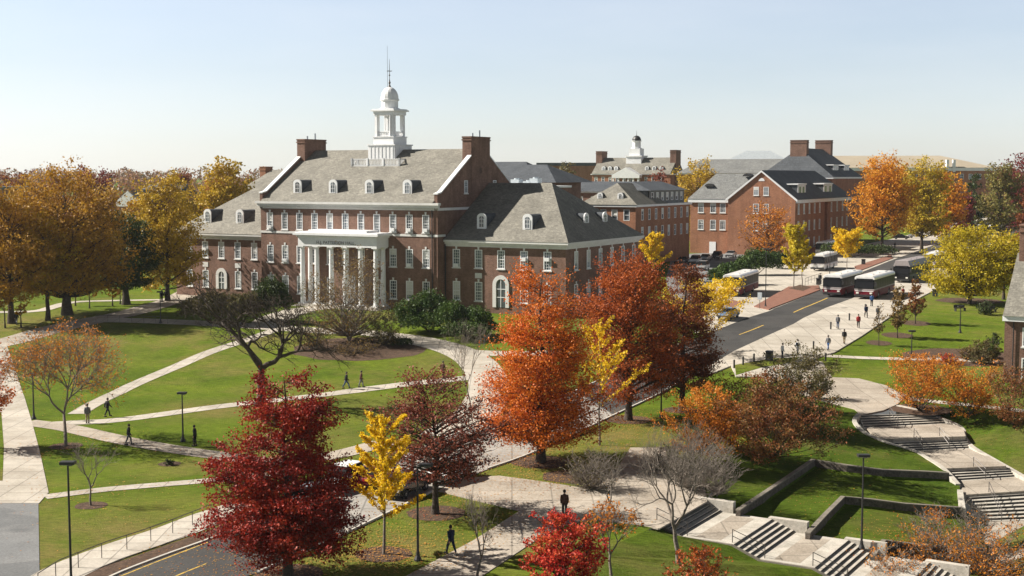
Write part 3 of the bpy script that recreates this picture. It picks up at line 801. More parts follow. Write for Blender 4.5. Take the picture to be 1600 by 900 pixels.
# portico
X0, X1, YF = -24.2, -8.7, -3.5
por = MB()
por.box(X0+.25, X1-.25, YF+.25, -.01, 13.0, 14.45); por.box(X0+.05, X1-.05, YF+.05, -.012, 14.45, 14.75)
por.box(X0-.35, X1+.35, YF-.35, -.014, 14.752, 15.1); por.box(X0-.1, X1+.1, YF-.1, -.016, 15.102, 15.25); por.box(X0+2.2, X1-2.2, YF+.4, -.018, 15.252, 15.6)
for i in range(58): por.box(X0+.15+i*.265, X0+.28+i*.265, YF-.12, YF+.049, 14.56, 14.749)
po = por.build('portico', M_white, hall)
cols = [X0+.75+i*(X1-X0-1.5)/5 for i in range(6)]
cm = MB(); prof = [(.50, 0), (.50, .15), (.42, .2), (.41, .4)]+[(.41-.07*(t/8)**1.6, .4+8.2*t/8) for t in range(1, 9)]+[(.36, 8.65), (.46, 8.78), (.46, 8.83)]
cm.lathe((0, 0, 0), prof, 16); cm.box(-.55, .55, -.55, .55, -.16, 0); cm.box(-.5, .5, -.5, .5, 8.83, 8.98)
cme = cm.mesh('column', M_white)
for x, y in [(c, YF+.75) for c in cols]+[(cols[0], -.75), (cols[-1], -.75)]:
    o = link('column', cme, po); o.location = (x, y, 4.02)
st = MB()
for i in range(4): st.box(X0-.3*i+.2, X1+.3*i-.2, YF-.35*i-.1, -.02-i*.003, 2.0, 3.86-.16*i)
st.build('steps', M_step, po)
cu = bpy.data.curves.new('inscription', 'FONT'); cu.body = 'H.J. PATTERSON HALL'; cu.size = .66; cu.align_x = 'CENTER'; cu.extrude = .02; cu.space_character = 1.12
tmp = bpy.data.objects.new('inscription_src', cu); COL.objects.link(tmp)
dg = bpy.context.evaluated_depsgraph_get(); me = bpy.data.meshes.new_from_object(tmp.evaluated_get(dg)); bpy.data.objects.remove(tmp)
me.materials.clear(); me.materials.append(plain('bronze_lettering', (.09, .08, .08), .5))
o = link('lettering', me, po); o.rotation_euler = (R(90), 0, 0); o.location = (-16.7, YF+.22, 13.42)
# door behind the columns
dr = MB(); dr.box(-17.6, -15.2, -.12, -.003, 4.0, 8.3); do = dr.build('door', M_white, hall)
# balustrade deck on the roof slope and the cupola
dk = MB(); dk.box(-21.9, -12.4, 8.5, 15.5, 24.4, 25.65)
dko = dk.build('roof_deck', M_white, hall)
bl = MB()
def rail_run(mb, a, b, z, n, h=1.15):
    a = Vector(a); b = Vector(b); L = (b-a).length; d = (b-a)/L; nn = Vector((-d.y, d.x))
    for zz, hh, ww in ((z+.05, .1, .07), (z+h-.12, .12, .1)):
        q = [a+nn*ww, a-nn*ww, b-nn*ww, b+nn*ww]; mb.prism([tuple(p) for p in q], zz, zz+hh)
    for i in range(n+1):
        p = a.lerp(b, i/n); mb.box(p.x-.16, p.x+.16, p.y-.16, p.y+.16, z, z+h+.1)
    k = int(L/.28)
    for i in range(1, k): p = a.lerp(b, i/k); mb.box(p.x-.05, p.x+.05, p.y-.05, p.y+.05, z+.15, z+h-.12)
rail_run(bl, (-21.8, 8.6), (-12.5, 8.6), 25.65, 3); rail_run(bl, (-12.5, 8.6), (-12.5, 15.4), 25.65, 2); rail_run(bl, (-21.8, 15.4), (-21.8, 8.6), 25.65, 2)
bl.build('balustrade', M_white, dko)
cx, cy = -17.2, 13.0
cp = MB()
cp.box(cx-2.6, cx+2.6, cy-2.6, cy+2.6, 24.5, 29.0); cp.box(cx-2.75, cx+2.75, cy-2.75, cy+2.75, 29.003, 29.2)
for q in range(-3, 4):
    for sgn in (-1, 1):
        cp.box(cx+q*.72-.16, cx+q*.72+.16, cy+sgn*2.6, cy+sgn*2.66, 25.8, 28.7); cp.box(cx+sgn*2.6, cx+sgn*2.66, cy+q*.72-.16, cy+q*.72+.16, 25.8, 28.7)
cp.box(cx-1.98, cx+1.98, cy-1.98, cy+1.98, 29.203, 30.35); cp.box(cx-2.1, cx+2.1, cy-2.1, cy+2.1, 30.353, 30.5)
cup = cp.build('cupola', M_white, hall)
en = MB(); en.box(cx-1.95, cx+1.95, cy-1.95, cy+1.95, 34.0, 34.6); en.box(cx-2.3, cx+2.3, cy-2.3, cy+2.3, 34.603, 34.85); en.box(cx-2.1, cx+2.1, cy-2.1, cy+2.1, 34.853, 35.0)
en.build('entablature', M_white, cup)
for sx in (-1, 1):
    for sy in (-1, 1):
        c = MB(); c.box(cx+sx*1.5-.3, cx+sx*1.5+.3, cy+sy*1.5-.3, cy+sy*1.5+.3, 30.5, 34.0); c.build('pier', M_white, cup)
        for ox, oy in ((1.85, 1.3), (1.3, 1.85)):
            c = MB(); c.lathe((cx+sx*ox, cy+sy*oy, 30.5), [(.2, 0), (.2, .15), (.15, .2), (.13, 3.2), (.19, 3.35), (.19, 3.5)], 10)
            c.build('column', M_white, cup)
lr = MB()
for a, b in (((-1.2, -1.7), (1.2, -1.7)), ((1.7, -1.2), (1.7, 1.2)), ((-1.7, -1.2), (-1.7, 1.2)), ((-1.2, 1.7), (1.2, 1.7))):
    rail_run(lr, (cx+a[0], cy+a[1]), (cx+b[0], cy+b[1]), 30.5, 1, .8)
lr.build('railing', M_white, cup)
dm = MB()
dm.lathe((cx, cy, 35.0), [(1.65, 0), (1.65, .15), (1.42, .18), (1.42, 1.35), (1.62, 1.42), (1.62, 1.6), (1.5, 1.65)]+[(1.5*math.cos(t), 1.65+2.0*math.sin(t)) for t in np.linspace(.05, 1.45, 9)], 16, rot=R(22.5))
dm.build('dome', M_white, cup, smooth=False)
fn = MB(); fn.lathe((cx, cy, 38.6), [(.28, 0), (.2, .2), (.1, .5), (.2, .75), (.1, 1.0), (.05, 1.4), (.045, 3.2), (.02, 4.6)], 8)
fn.box(cx-.5, cx+.5, cy-.035, cy+.035, 41.2, 41.3); fn.box(cx-.035, cx+.035, cy-.5, cy+.5, 41.2, 41.3); fn.lathe((cx, cy, 40.4), [(.02, 0), (.17, .17), (.02, .34)], 8)
fn.build('weathervane', M_iron, cup)
rd = MB(); rd.tube((cx-.4, cy, 37.5), (cx-.4, cy, 45.4), .035, .02, 5); rd.build('lightning_rod', M_iron, cup)
finish(hall, ZB)

# ---------------------------------------------------------------- other buildings
def chimney(root, x0, x1, y0, y1, z0, z1, m=None):
    c = MB(); c.box(x0, x1, y0, y1, z0, z1); c.box(x0-.12, x1+.12, y0-.12, y1+.12, z1-.7, z1-.45); c.box(x0-.1, x1+.1, y0-.1, y1+.1, z1+.003, z1+.2)
    return c.build('chimney', m or M_brick2, root)
# orange-red block on the right
bR = empty('brick_building', (72.5, 338, 0), ROT, 'orange-red brick building with gabled front and white door behind the bus stop', 'building')
z0 = 2.5
w = MB()
wall(w, bR, (-29, 1.4), (-18, 1.4), z0, 17.0, [(29-t, z, 1.6, hh) for t in (26, 22.6, 19.9) for z, hh in ((14.3, 2.5), (9.8, 2.6))], blind=.6)
w.face([(-29, 14, z0), (-29, 1.4, z0), (-29, 1.4, 17), (-29, 14, 17)]); w.face([(-18, 14, z0), (-29, 14, z0), (-29, 14, 17), (-18, 14, 17)])
wall(w, bR, (-18, 0), (0, 0), z0, 17.9, [(18-10.4, 14.3, 1.5, 2.5), (18-7.75, 14.3, 1.5, 2.5), (18-10.4, 9.8, 1.5, 2.6), (18-7.75, 9.8, 1.5, 2.6)], blind=.4)
w.face([(-18, 1.4, z0), (-18, 0, z0), (-18, 0, 17.9), (-18, 1.4, 17.9)])
wall(w, bR, (0, 0), (0, 28), z0, 17.0, [(s, z, 1.4, 2.6) for s in (3, 8, 13, 18, 23) for z in (14.2, 9.8, 5.2)], blind=.3)
wall(w, bR, (-1.2, 28), (-1.2, 31), z0, 17.0, []); w.face([(0, 28, z0), (-1.2, 28, z0), (-1.2, 28, 17), (0, 28, 17)]); w.face([(-1.2, 31, z0), (0, 31, z0), (0, 31, 17), (-1.2, 31, 17)])
wall(w, bR, (0, 31), (0, 56), z0, 17.0, [(s, z, 1.4, 2.6) for s in (4, 10, 16, 21) for z in (14.2, 9.8, 5.2)], blind=.3)
w.face([(0, 56, z0), (-18, 56, z0), (-18, 56, 17), (0, 56, 17)]); w.face([(-18, 56, z0), (-18, 14, z0), (-18, 14, 17), (-18, 56, 17)])
w.build('wall', M_brick2, bR)
gw = MB(); gw.extr([(-18, 17.9), (0, 17.9), (-9, 25.0)], 'y', 0, .5); gw.build('gable_wall', M_brick2, bR)
for x in (-10.4, -7.75): add_window(bR, (x, -.003, 19.0), 0, 1.4, 2.2, 'proud', blind=.5)
fan = MB(); fan.extr([(-9+.8*math.cos(t), 22.7+.8*math.sin(t)) for t in np.linspace(0, math.pi, 9)], 'y', -.06, -.003); fan.build('attic_vent', M_white, bR)
dd = MB(); dd.box(-22.6-.9, -22.6+.9, 1.3, 1.397, 3.3, 6.6); d0 = dd.build('door', M_white, bR)
c = MB(); c.box(-29.5, -18.003, .9, 14.5, 17.0, 17.9); c.box(.003, .6, .4, 56.4, 17.0, 17.9)
for s in (-1, 1):
    c.extr([(-9-.0, 25.0+.003), (-9, 25.45), (-9+s*9.6, 17.5+.45-.0), (-9+s*9.6, 17.35)] if s > 0 else [(-9, 25.45), (-9, 25.003), (-9+s*9.6, 17.35), (-9+s*9.6, 17.95)], 'y', -.35, -.004)
c.build('cornice', M_white, bR)
r = MB(); roof(r, -18.6, .7, .06, 56.5, 17.91, 7.6, 0, 7, axis='y'); r.build('roof', M_slate2, bR)
r = MB(); roof(r, -29.6, -10, .8, 14.6, 17.92, 6.7, 5.5, 0); r.build('wing_roof', M_roofgrey, bR)
for ya, yb in ((7, 14.5), (32, 41)):
    d = MB(); d.box(-6.5, -1.6, ya, yb, 18.5, 21.7); do = d.build('shed_dormer', M_slate2, bR)
    e = MB(); e.box(-6.8, -1.3, ya-.3, yb+.3, 21.703, 22.0); e.box(-1.597, -1.5, ya, yb, 18.6, 21.7); e.build('dormer_trim', M_white, do)
    for yy in (ya+2.2, yb-2.2):
        p = MB(); p.box(-1.497, -1.46, yy-.8, yy+.8, 19.3, 21.2); p.build('pane', M_pane, do)
for x, y, z in ((-24.5, 3.9, 21.2), (-14.5, 5.5, 23.9)):
    bm2 = MB(); bm2.extr([(x+1.3*math.cos(t), z+.8*math.sin(t)) for t in np.linspace(0, math.pi, 8)], 'y', y-.6, y+1.2)
    bm2.build('eyebrow_vent', M_dark, bR)
finish(bR, z0)
# block behind it with two chimneys
b2 = empty('brick_building', (at(1298, 392).x, 392, 0), ROT, 'tall slate roofed block with two broad chimneys behind the orange-red brick building', 'building')
w = MB(); w.box(-22, 0, 0, 34, 2.5, 23.2); w.box(-50, -22.003, 4, 18, 2.5, 24.5); w.build('wall', M_brick2, b2)
c = MB(); slab(c, -22, 0, 0, 34, 23.203, 23.7, .5); slab(c, -50, -22.6, 4, 18, 24.503, 24.9, .4); c.build('cornice', M_white, b2)
r = MB(); roof(r, -22.6, .6, -.6, 34.6, 23.71, 8.8, 4, 4, axis='y'); r.build('roof', M_slate2, b2)
r = MB(); roof(r, -50.5, -11, 3.4, 18.6, 24.91, 4.4, 6, 0); r.build('wing_roof', M_roofgrey, b2)
chimney(b2, -13.5, -8.5, 2.2, 4.6, 22, 34.6, M_brick); chimney(b2, -13.5, -8.5, 29.5, 32, 22, 35.2, M_brick)
for ya in (9, 22):
    d = MB(); d.box(-6.5, -2.2, ya, ya+6, 24.8, 27.2); do = d.build('shed_dormer', M_slate2, b2); e = MB(); e.box(-6.8, -1.9, ya-.3, ya+6.3, 27.203, 27.5); e.box(-2.197, -2.1, ya, ya+6, 24.9, 27.2); e.build('dormer_trim', M_white, do)
    for yy in (ya+1.4, ya+4.6): p = MB(); p.box(-2.097, -2.06, yy-.6, yy+.6, 25.3, 26.8); p.build('pane', M_pane, do)
finish(b2, 2.5)
b3 = empty('pavilion_building', (at(1182, 520).x, 520, 0), R(-12), 'pale metal hip roof of a pavilion rising behind the brick blocks', 'building')
w = MB(); w.box(-10.5, 10.5, 0, 20, 2.5, 30.4); w.build('wall', M_trim, b3)
r = MB(); roof(r, -11.2, 11.2, -.7, 20.7, 30.41, 3.6, 6.5, 6.5); r.build('roof', M_metal, b3); c = MB(); slab(c, -10.5, 10.5, 0, 20, 29.9, 30.4, .3); c.build('cornice', M_white, b3)
finish(b3, 2.5)
# middle building
bM = empty('brick_building', (27.9, 298, 0), ROT, 'brick building with pale hipped front roof and white attic windows behind the slate wing', 'building')
w = MB()
wall(w, bM, (-13.4, 0), (0, 0), 2.5, 17.0, [(x, z, 1.5, 2.5) for x in (2.6, 5.4, 8.2, 11.2) for z in (13.9, 9.8, 5.6)], 'far', blind=.5)
wall(w, bM, (0, 0), (0, 34), 2.5, 17.0, [(4.0+4.05*k, z, 1.35, 2.6) for k in range(8) for z in (13.9, 9.8)], 'far', blind=.6)
w.face([(0, 34, 2.5), (-13.4, 34, 2.5), (-13.4, 34, 17), (0, 34, 17)]); w.face([(-13.4, 34, 2.5), (-13.4, 0, 2.5), (-13.4, 0, 17), (-13.4, 34, 17)])
w.build('wall', M_brick2, bM)
c = MB(); slab(c, -13.4, 0, 0, 34, 17.003, 17.5, .45); c.build('cornice', M_white, bM)
r = MB(); roof(r, -14, .6, -.6, 18, 17.51, 4.9, 5.5, 5, axis='y'); r.build('front_roof', M_slate, bM)
for x in (-9.3, -4.2): dormer(bM, (x, .9, 18.3), 0, 1.3, 1.9, 3.0)
a = MB(); wall(a, bM, (-1.3, 11), (-1.3, 33.5), 17.5, 20.6, [(2+3.1*k, 18.2, 1.5, 2.0) for k in range(7)], 'far', blind=.8); a.box(-12.5, -1.65, 11, 33.5, 17.51, 20.6); a.build('attic_wall', M_roofgrey, bM)
r = MB(); roof(r, -13.2, -.6, 10.3, 34, 20.61, 2.1, 4, 2, axis='y'); r.build('roof', M_slate2, bM)
finish(bM, 2.5)
b5 = empty('brick_building', (at(882, 318).x, 318, 0), ROT, 'low brick building with dark slate roof just left of the pale hipped roof', 'building')
w = MB(); wall(w, b5, (-8, 0), (17, 0), 2.5, 20.0, [(2+3.4*k, z, 1.3, 2.2) for k in range(7) for z in (17.0, 13)], 'far', blind=.6); w.box(-8, 17, .35, 12, 2.5, 20.0); w.build('wall', M_brick, b5)
r = MB(); roof(r, -8.6, 17.6, -.6, 12.6, 20.31, 2.4, 3, 3); r.build('roof', M_slate2, b5); c = MB(); slab(c, -8, 17, 0, 12, 20.003, 20.3, .3); c.build('cornice', M_white, b5)
finish(b5, 2.5)
# roofs behind the main gable
b6 = empty('slate_roofed_building', (at(812, 285).x, 285, 0), ROT, 'building with dark slate roof and white rooftop units behind the hall gable', 'building')
w = MB(); w.box(-14, 6, 0, 18, 2.5, 22.6); w.box(-2, 12, -8, -.003, 2.5, 21.6); w.build('wall', M_brick, b6)
r = MB(); roof(r, -14.6, 9, -.5, 18.5, 22.61, 3.9, 4, 7); r.build('roof', M_slate2, b6)
c = MB(); c.box(-2.3, 12.3, -8.3, .3, 21.603, 22.0); c.build('parapet', M_white, b6)
for x, hh in ((.5, 1.3), (3.4, .9), (5.0, 1.5)):
    u_ = MB(); u_.box(x, x+1.9, -5, -3, 22.003, 22.0+hh); u_.tube((x+.95, -4, 22+hh), (x+.95, -4, 22.25+hh), .6, n=12); u_.build('rooftop_unit', M_metal, b6)
finish(b6, 2.5)
b7 = empty('slate_roofed_building', (at(782, 330).x, 330, 0), ROT, 'small dark roof peeping out between the hall gable and the sky', 'building')
w = MB(); w.box(-8, 8, 0, 14, 2.5, 24.0); w.build('wall', M_brick, b7); r = MB(); roof(r, -8.6, 8.6, -.6, 14.6, 24.01, 3.6, 3, 5); r.build('roof', M_slate2, b7); finish(b7, 2.5)
# distant hall with its own cupola
bT = empty('brick_hall', (at(988, 450).x, 450, 0), R(-26), 'distant brick hall with white pedimented portico and dark domed cupola', 'hall')
w = MB(); wall(w, bT, (-15, 0), (13.5, 0), 2.5, 24.4, [(1.5+2.6*k, z, 1.1, 1.9) for k in range(10) for z in (21.8, 18.6)], 'far', blind=.3); w.box(-15, 13.5, .35, 14, 2.5, 24.4); w.build('wall', M_brick2, bT)
r = MB(); roof(r, -15, 13.5, -.5, 14.5, 24.71, 5.6); r.build('roof', M_slate, bT)
c = MB(); slab(c, -15, 13.5, 0, 14, 24.403, 24.7, .4); c.build('cornice', M_white, bT)
chimney(bT, -15.4, -13.2, 4.5, 9.5, 20, 32.4, M_brick); chimney(bT, 11.7, 13.8, 4.5, 9.5, 20, 32.6, M_brick)
for x in (-11.2, -8.9, -6.6, 4.6, 7.2, 9.8): dormer(bT, (x, 1.2, 25.6), 0, 1.25, 1.7, 3)
pt = MB(); pt.extr([(-6.5, 24.3), (3.5, 24.3), (-1.5, 26.9)], 'y', -3, 1); pt.box(-6.5, 3.5, -3, -.4, 23.3, 24.297)
pp = pt.build('portico', M_white, bT)
for i in range(6): k = MB(); k.lathe((-6+i*1.8, -2.5, 12), [(.38, 0), (.3, 11.2), (.4, 11.3)], 10); k.build('column', M_white, pp)
c = MB(); c.box(-4.1, 1.4, 4.2, 9.8, 25, 30.6); c.box(-4.4, 1.7, 3.9, 10.1, 30.603, 31.0); c.box(-3.3, .6, 5.0, 9.0, 31.003, 33.4); cc = c.build('cupola', M_white, bT)
c = MB(); c.lathe((-1.35, 7, 33.4), [(1.9, 0), (1.9, .2), (1.5, .25), (1.45, 2.4), (1.75, 2.5), (1.75, 2.7)], 12); c.build('lantern', M_white, cc)
c = MB(); c.lathe((-1.35, 7, 36.1), [(1.6, 0)]+[(1.6*math.cos(t), 1.8*math.sin(t)) for t in np.linspace(.1, 1.45, 6)], 12); c.tube((-1.35, 7, 37.5), (-1.35, 7, 39.6), .1, .04); c.build('dome', M_dark, cc)
finish(bT, 2.5)
# arena
bA = empty('arena', (at(1418, 640).x, 640, 5), R(-6), 'wide arena with tan hipped roof beyond the orange and yellow street trees', 'arena')
w = MB(); wall(w, bA, (-62, 0), (40, 0), 4, 26.5, [(5+4.1*k, z, 1.8, 2.6) for k in range(24) for z in (22.4,)], 'far', blind=.2); w.box(-62, 40, .35, 60, 4, 26.5); w.build('wall', M_brick2, bA)
c = MB(); slab(c, -62, 40, 0, 60, 26.503, 28.0, .6); c.build('cornice', M_white, bA)
r = MB(); roof(r, -63, 41, -1, 61, 28.01, 6.2, 18, 20); r.build('roof', M_tanroof, bA)
for x in (17.5, 20.6): v = MB(); v.box(x, x+1.2, -.9, 1.6, 26, 31.8); v.build('roof_stack', M_white, bA)
finish(bA, 4)
# far left buildings
b8 = empty('pavilion_building', (at(203, 330).x, 330, 0), R(-22), 'pale gable fronted building showing between the golden trees at left', 'building')
w = MB(); w.box(-3.3, 3.3, 0, 8, 2.5, 16.4); w.box(-4, 7.6, 8.003, 18, 2.5, 18.8); w.build('wall', M_brick2, b8)
gx = MB(); gx.box(-3.6, 3.6, -.3, -.003, 16.403, 17.6); gx.extr([(-3.6, 17.6), (3.6, 17.6), (0, 20.3)], 'y', -.3, 0); gx.build('pediment', M_trim, b8)
r = MB(); roof(r, -3.9, 3.9, .003, 9, 17.6, 3.0, axis='y'); r.build('roof', M_roofgrey, b8)
r = MB(); roof(r, -5, 8.4, 7.5, 18.6, 19.0, 3.0, 2, 0); r.build('rear_roof', M_slate2, b8)
for x in (-1.8, 0, 1.8): add_window(b8, (x, -.003, 13.6), 0, 1.0, 2.0, 'proud', blind=0)
finish(b8, 2.5)
b9 = empty('flat_roofed_building', (at(10, 350).x, 350, 0), R(-4), 'low grey flat roofed building at the far left edge behind the big golden tree', 'building')
w = MB(); wall(w, b9, (-16, 0), (5, 0), 2.5, 20.4, [(2+3*k, 17.0, 1.8, 1.6) for k in range(6)], 'far', blind=.3); w.box(-16, 5, .35, 12, 2.5, 20.4); w.build('wall', M_brick2, b9); c = MB(); slab(c, -16, 5, 0, 12, 20.403, 21.2, .4); c.build('parapet', M_roofgrey, b9)
finish(b9, 2.5)
b10 = empty('brick_building', (at(432, 300).x, 300, 0), ROT, 'grey roofed building just visible above the ridge of the left wing', 'building')
w = MB(); w.box(-9, 9, 0, 12, 2.5, 21.0); w.build('wall', M_brick2, b10); r = MB(); roof(r, -9.6, 9.6, -.6, 12.6, 21.01, 4.4, 4, 0); r.build('roof', M_slate, b10); chimney(b10, -8.5, -6.8, 5, 7.6, 20, 26.0); finish(b10, 2.5)
b11 = empty('flat_roofed_building', (at(884, 600).x, 600, 0), R(-10), 'long low flat roofed building on the horizon left of the distant cupola', 'building')
w = MB(); w.box(-13, 16, 0, 20, 2.5, 28.6); w.build('wall', M_brick2, b11); c = MB(); slab(c, -13, 16, 0, 20, 28.603, 30.0, .5); c.build('parapet', M_slate2, b11); finish(b11, 2.5)
# slate roofed house at the right edge
bE = empty('brick_house', (at(1567, 151).x, 151, 0), ROT, 'brick house with pale slate roof and chimney cut off by the right edge', 'house')
w = MB(); zE = -.2
wall(w, bE, (0, 0), (26, 0), zE, 7.4, [(2.6+3.4*k, z, 1.3, 2.2) for k in range(7) for z in (4.5, 1.0)], blind=.4)
w.face([(0, 20, zE), (0, 0, zE), (0, 0, 7.4), (0, 20, 7.4)]); w.face([(26, 20, zE), (0, 20, zE), (0, 20, 7.4), (26, 20, 7.4)]); w.face([(26, 0, zE), (26, 20, zE), (26, 20, 7.4), (26, 0, 7.4)])
w.extr([(0, 7.4), (20, 7.4), (10, 14.0)], 'x', .0, .4)
w.build('wall', M_brick, bE)
c = MB(); c.box(-.2, 26.2, -.5, 0, 7.403, 8.0); c.box(-.2, 26.2, 20, 20.5, 7.403, 8.0); c.build('cornice', M_white, bE)
r = MB(); roof(r, -.15, 26.4, -.7, 20.7, 8.01, 6.7); r.build('roof', M_slate, bE)
chimney(bE, .2, 2.4, 8.5, 11.5, 10, 18.0, M_brick)
p = MB(); p.tube((1.0, -.15, zE), (1.0, -.15, 7.8), .07); p.build('downpipe', M_dark, bE)
finish(bE, zE)
# ================================================================ ground
# amphitheatre hollow at lower right: rim at street level
rim = [P(1012, 828), P(1100, 786), P(1128, 745), P(1152, 700), P(1200, 655), P(1264, 624), P(1335, 640), P(1403, 630), P(1417, 626), P(1500, 636), P(1600, 650), P(1760, 668)]
rim2 = [(p.x, p.y) for p in rim]
far_r = rim2[-1]
outer = [(far_r[0]+14, 60), (-2, 60), (5, 82)]
hole = rim2+outer
BIG = 6000
lawn = sheet('lawn', [(-2500, 20), (2500, 20), (2500, 4000), (-2500, 4000)], 0, M_lawn, holes=[hole])
# --- hollow terrain as one triangulated surface
VP, VE = [], []
def vline(pts, closed=False):
    k = len(VP); VP.extend(pts)
    VE.extend((k+i, k+i+1) for i in range(len(pts)-1))
    if closed: VE.append((k+len(pts)-1, k))
    return k
ring = [Vector((p.x, p.y, T(p.y))) for p in rim]+[Vector((outer[0][0], outer[0][1], -3.95)), Vector((outer[1][0], outer[1][1], -.2)), Vector((outer[2][0], outer[2][1], 0))]
vline(ring, True)
LW = [(1342, 646, .2), (1335, 658, .0), (1353, 676, -.5), (1385, 690, -.85), (1427, 703, -1.3), (1449, 715, -1.5), (1474, 731, -1.65), (1497, 756, -2.2)]
LW2 = [(1500, 765, -2.3), (1504, 794, -2.5)]
RW = [(1403, 633, .1), (1442, 642, .0), (1477, 655, -.4), (1502, 668, -.9), (1507, 683, -1.3), (1520, 698, -1.5), (1556, 719, -1.8), (1600, 744, -2.2), (1680, 790, -2.6)]
LWp = [P(*p) for p in LW]; LW2p = [P(*p) for p in LW2]; RWp = [P(*p) for p in RW]
W1 = [P(1153, 796, -.25), P(1200, 765, -.45), P(1271, 717, -.7), P(1324, 726, -.95), P(1378, 733, -1.2), P(1449, 736, -1.5), P(1482, 738, -1.65)]
W2 = [P(1262, 832, -1.0), P(1290, 802, -1.15), P(1317, 775, -1.3), P(1360, 779, -1.55), P(1413, 786, -1.95), P(1500, 792, -2.4)]
W3 = [P(1363, 868, -1.9), P(1381, 843, -2.0), P(1449, 852, -2.4), P(1541, 856, -2.9)]
def off2(pts, d):
    out = []
    for i, p in enumerate(pts):
        a = pts[max(0, i-1)]; b = pts[min(len(pts)-1, i+1)]; t = Vector((b.x-a.x, b.y-a.y)).normalized()
        out.append(Vector((p.x+t.y*d, p.y-t.x*d, p.z)))
    return out
def lower(pts, dz): return [Vector((p.x, p.y, p.z-dz)) for p in pts]
LWo = lower(off2(LWp, -.12), .12); RWo = lower(off2(RWp, -.12), .1)
vline(LWo); vline(RWo)
for wl in (W1, W2): vline(lower(off2(wl, -.1), .1)); vline(lower(off2(wl, .25), .75))
vline(lower(off2(W3, -.1), .12)); vline([Vector((p.x, p.y, -3.95)) for p in off2(W3, .25)])
# left stair frame
SA = Vector((10.04, 89.9, 0)); sd = Vector((.86, -.51, 0)).normalized(); wd = Vector((.51, .86, 0)).normalized(); SWD = 7.8
def sp(s, w, z): return SA+sd*s+wd*w+Vector((0, 0, z))
stz = lambda s: -.75*s/5.6
SL = [sp(-.25, -.1, -.06)]+[sp(5.6*k+q, -.1, -.75*(k+(q > 1))-.06) for k in range(4) for q in (.1, 2.0)]
SR = [sp(-.25, SWD+.3, -.1)]+[sp(5.6*k+q, SWD+.3, -.75*(k+(q > 1))-(.35 if q > 1 else .7)) for k in range(3) for q in (.1, 2.5)]+[sp(17.5, SWD+.3, -3.2), sp(22.4, SWD+.3, -3.5)]
vline(SL+SR[::-1], True)
# foot of the big stair and bed edge
vline([P(1503, 800, -3.0), P(1512, 822, -3.6), P(1545, 850, -3.95)])
vline([P(1550, 817, -3.95), P(1610, 815, -3.95), P(1720, 812, -3.95)])
v2 = [Vector((p.x, p.y)) for p in VP]
rv, re, rf, ov, _, _ = delaunay_2d_cdt(v2, VE, [], 0, 1e-4)
zz = [0]*len(rv)
def zlookup(i):
    if ov[i]: return min(VP[k].z for k in ov[i])
    q = rv[i]; ds = sorted(((v2[k]-q).length, VP[k].z) for k in range(len(v2)))[:3]
    return sum(z for _, z in ds)/3
zz = [zlookup(i) for i in range(len(rv))]
hp = [(p.x, p.y) for p in ring]
cut1 = [(p.x, p.y) for p in SL+SR[::-1]]
cut2 = [(p.x, p.y) for p in LWo+[P(1500, 765, -2.3), P(1504, 794, -2.6), P(1548, 815, -3.9), P(1680, 811, -3.9)]+RWo[::-1]]
vline_dummy = 0
def keep(f):
    c = sum((rv[i] for i in f), Vector((0, 0)))/len(f)
    return pip(c, hp) and not pip(c, cut1) and not pip(c, cut2)
fs = [f for f in rf if keep(f)]
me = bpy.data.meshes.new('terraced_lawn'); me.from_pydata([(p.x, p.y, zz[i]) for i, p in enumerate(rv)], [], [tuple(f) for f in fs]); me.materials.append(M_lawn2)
bm = bmesh.new(); bm.from_mesh(me); bmesh.ops.recalc_face_normals(bm, faces=bm.faces)
if sum(f.normal.z*f.calc_area() for f in bm.faces) < 0: bmesh.ops.reverse_faces(bm, faces=bm.faces)
bm.to_mesh(me); bm.free()
tag(link('terraced_lawn', me), kind='structure')
def flat(name, pts, mat, thick=.3, kind='structure'):
    mb = MB(); k = len(pts)
    mb.prism([(p.x, p.y) for p in pts], [p.z-thick for p in pts], [p.z for p in pts])
    return tag(mb.build(name, mat), kind=kind)
plaza = [P(1545, 852, -3.86), P(1513, 822, -3.86), P(1549, 814, -3.86), P(1700, 811, -3.86), Vector((60, 62, -3.86)), Vector((21, 66, -3.86)), P(1370, 905, -3.86), P(1385, 880, -3.86)]
flat('lower_plaza', plaza, M_paver, .2)
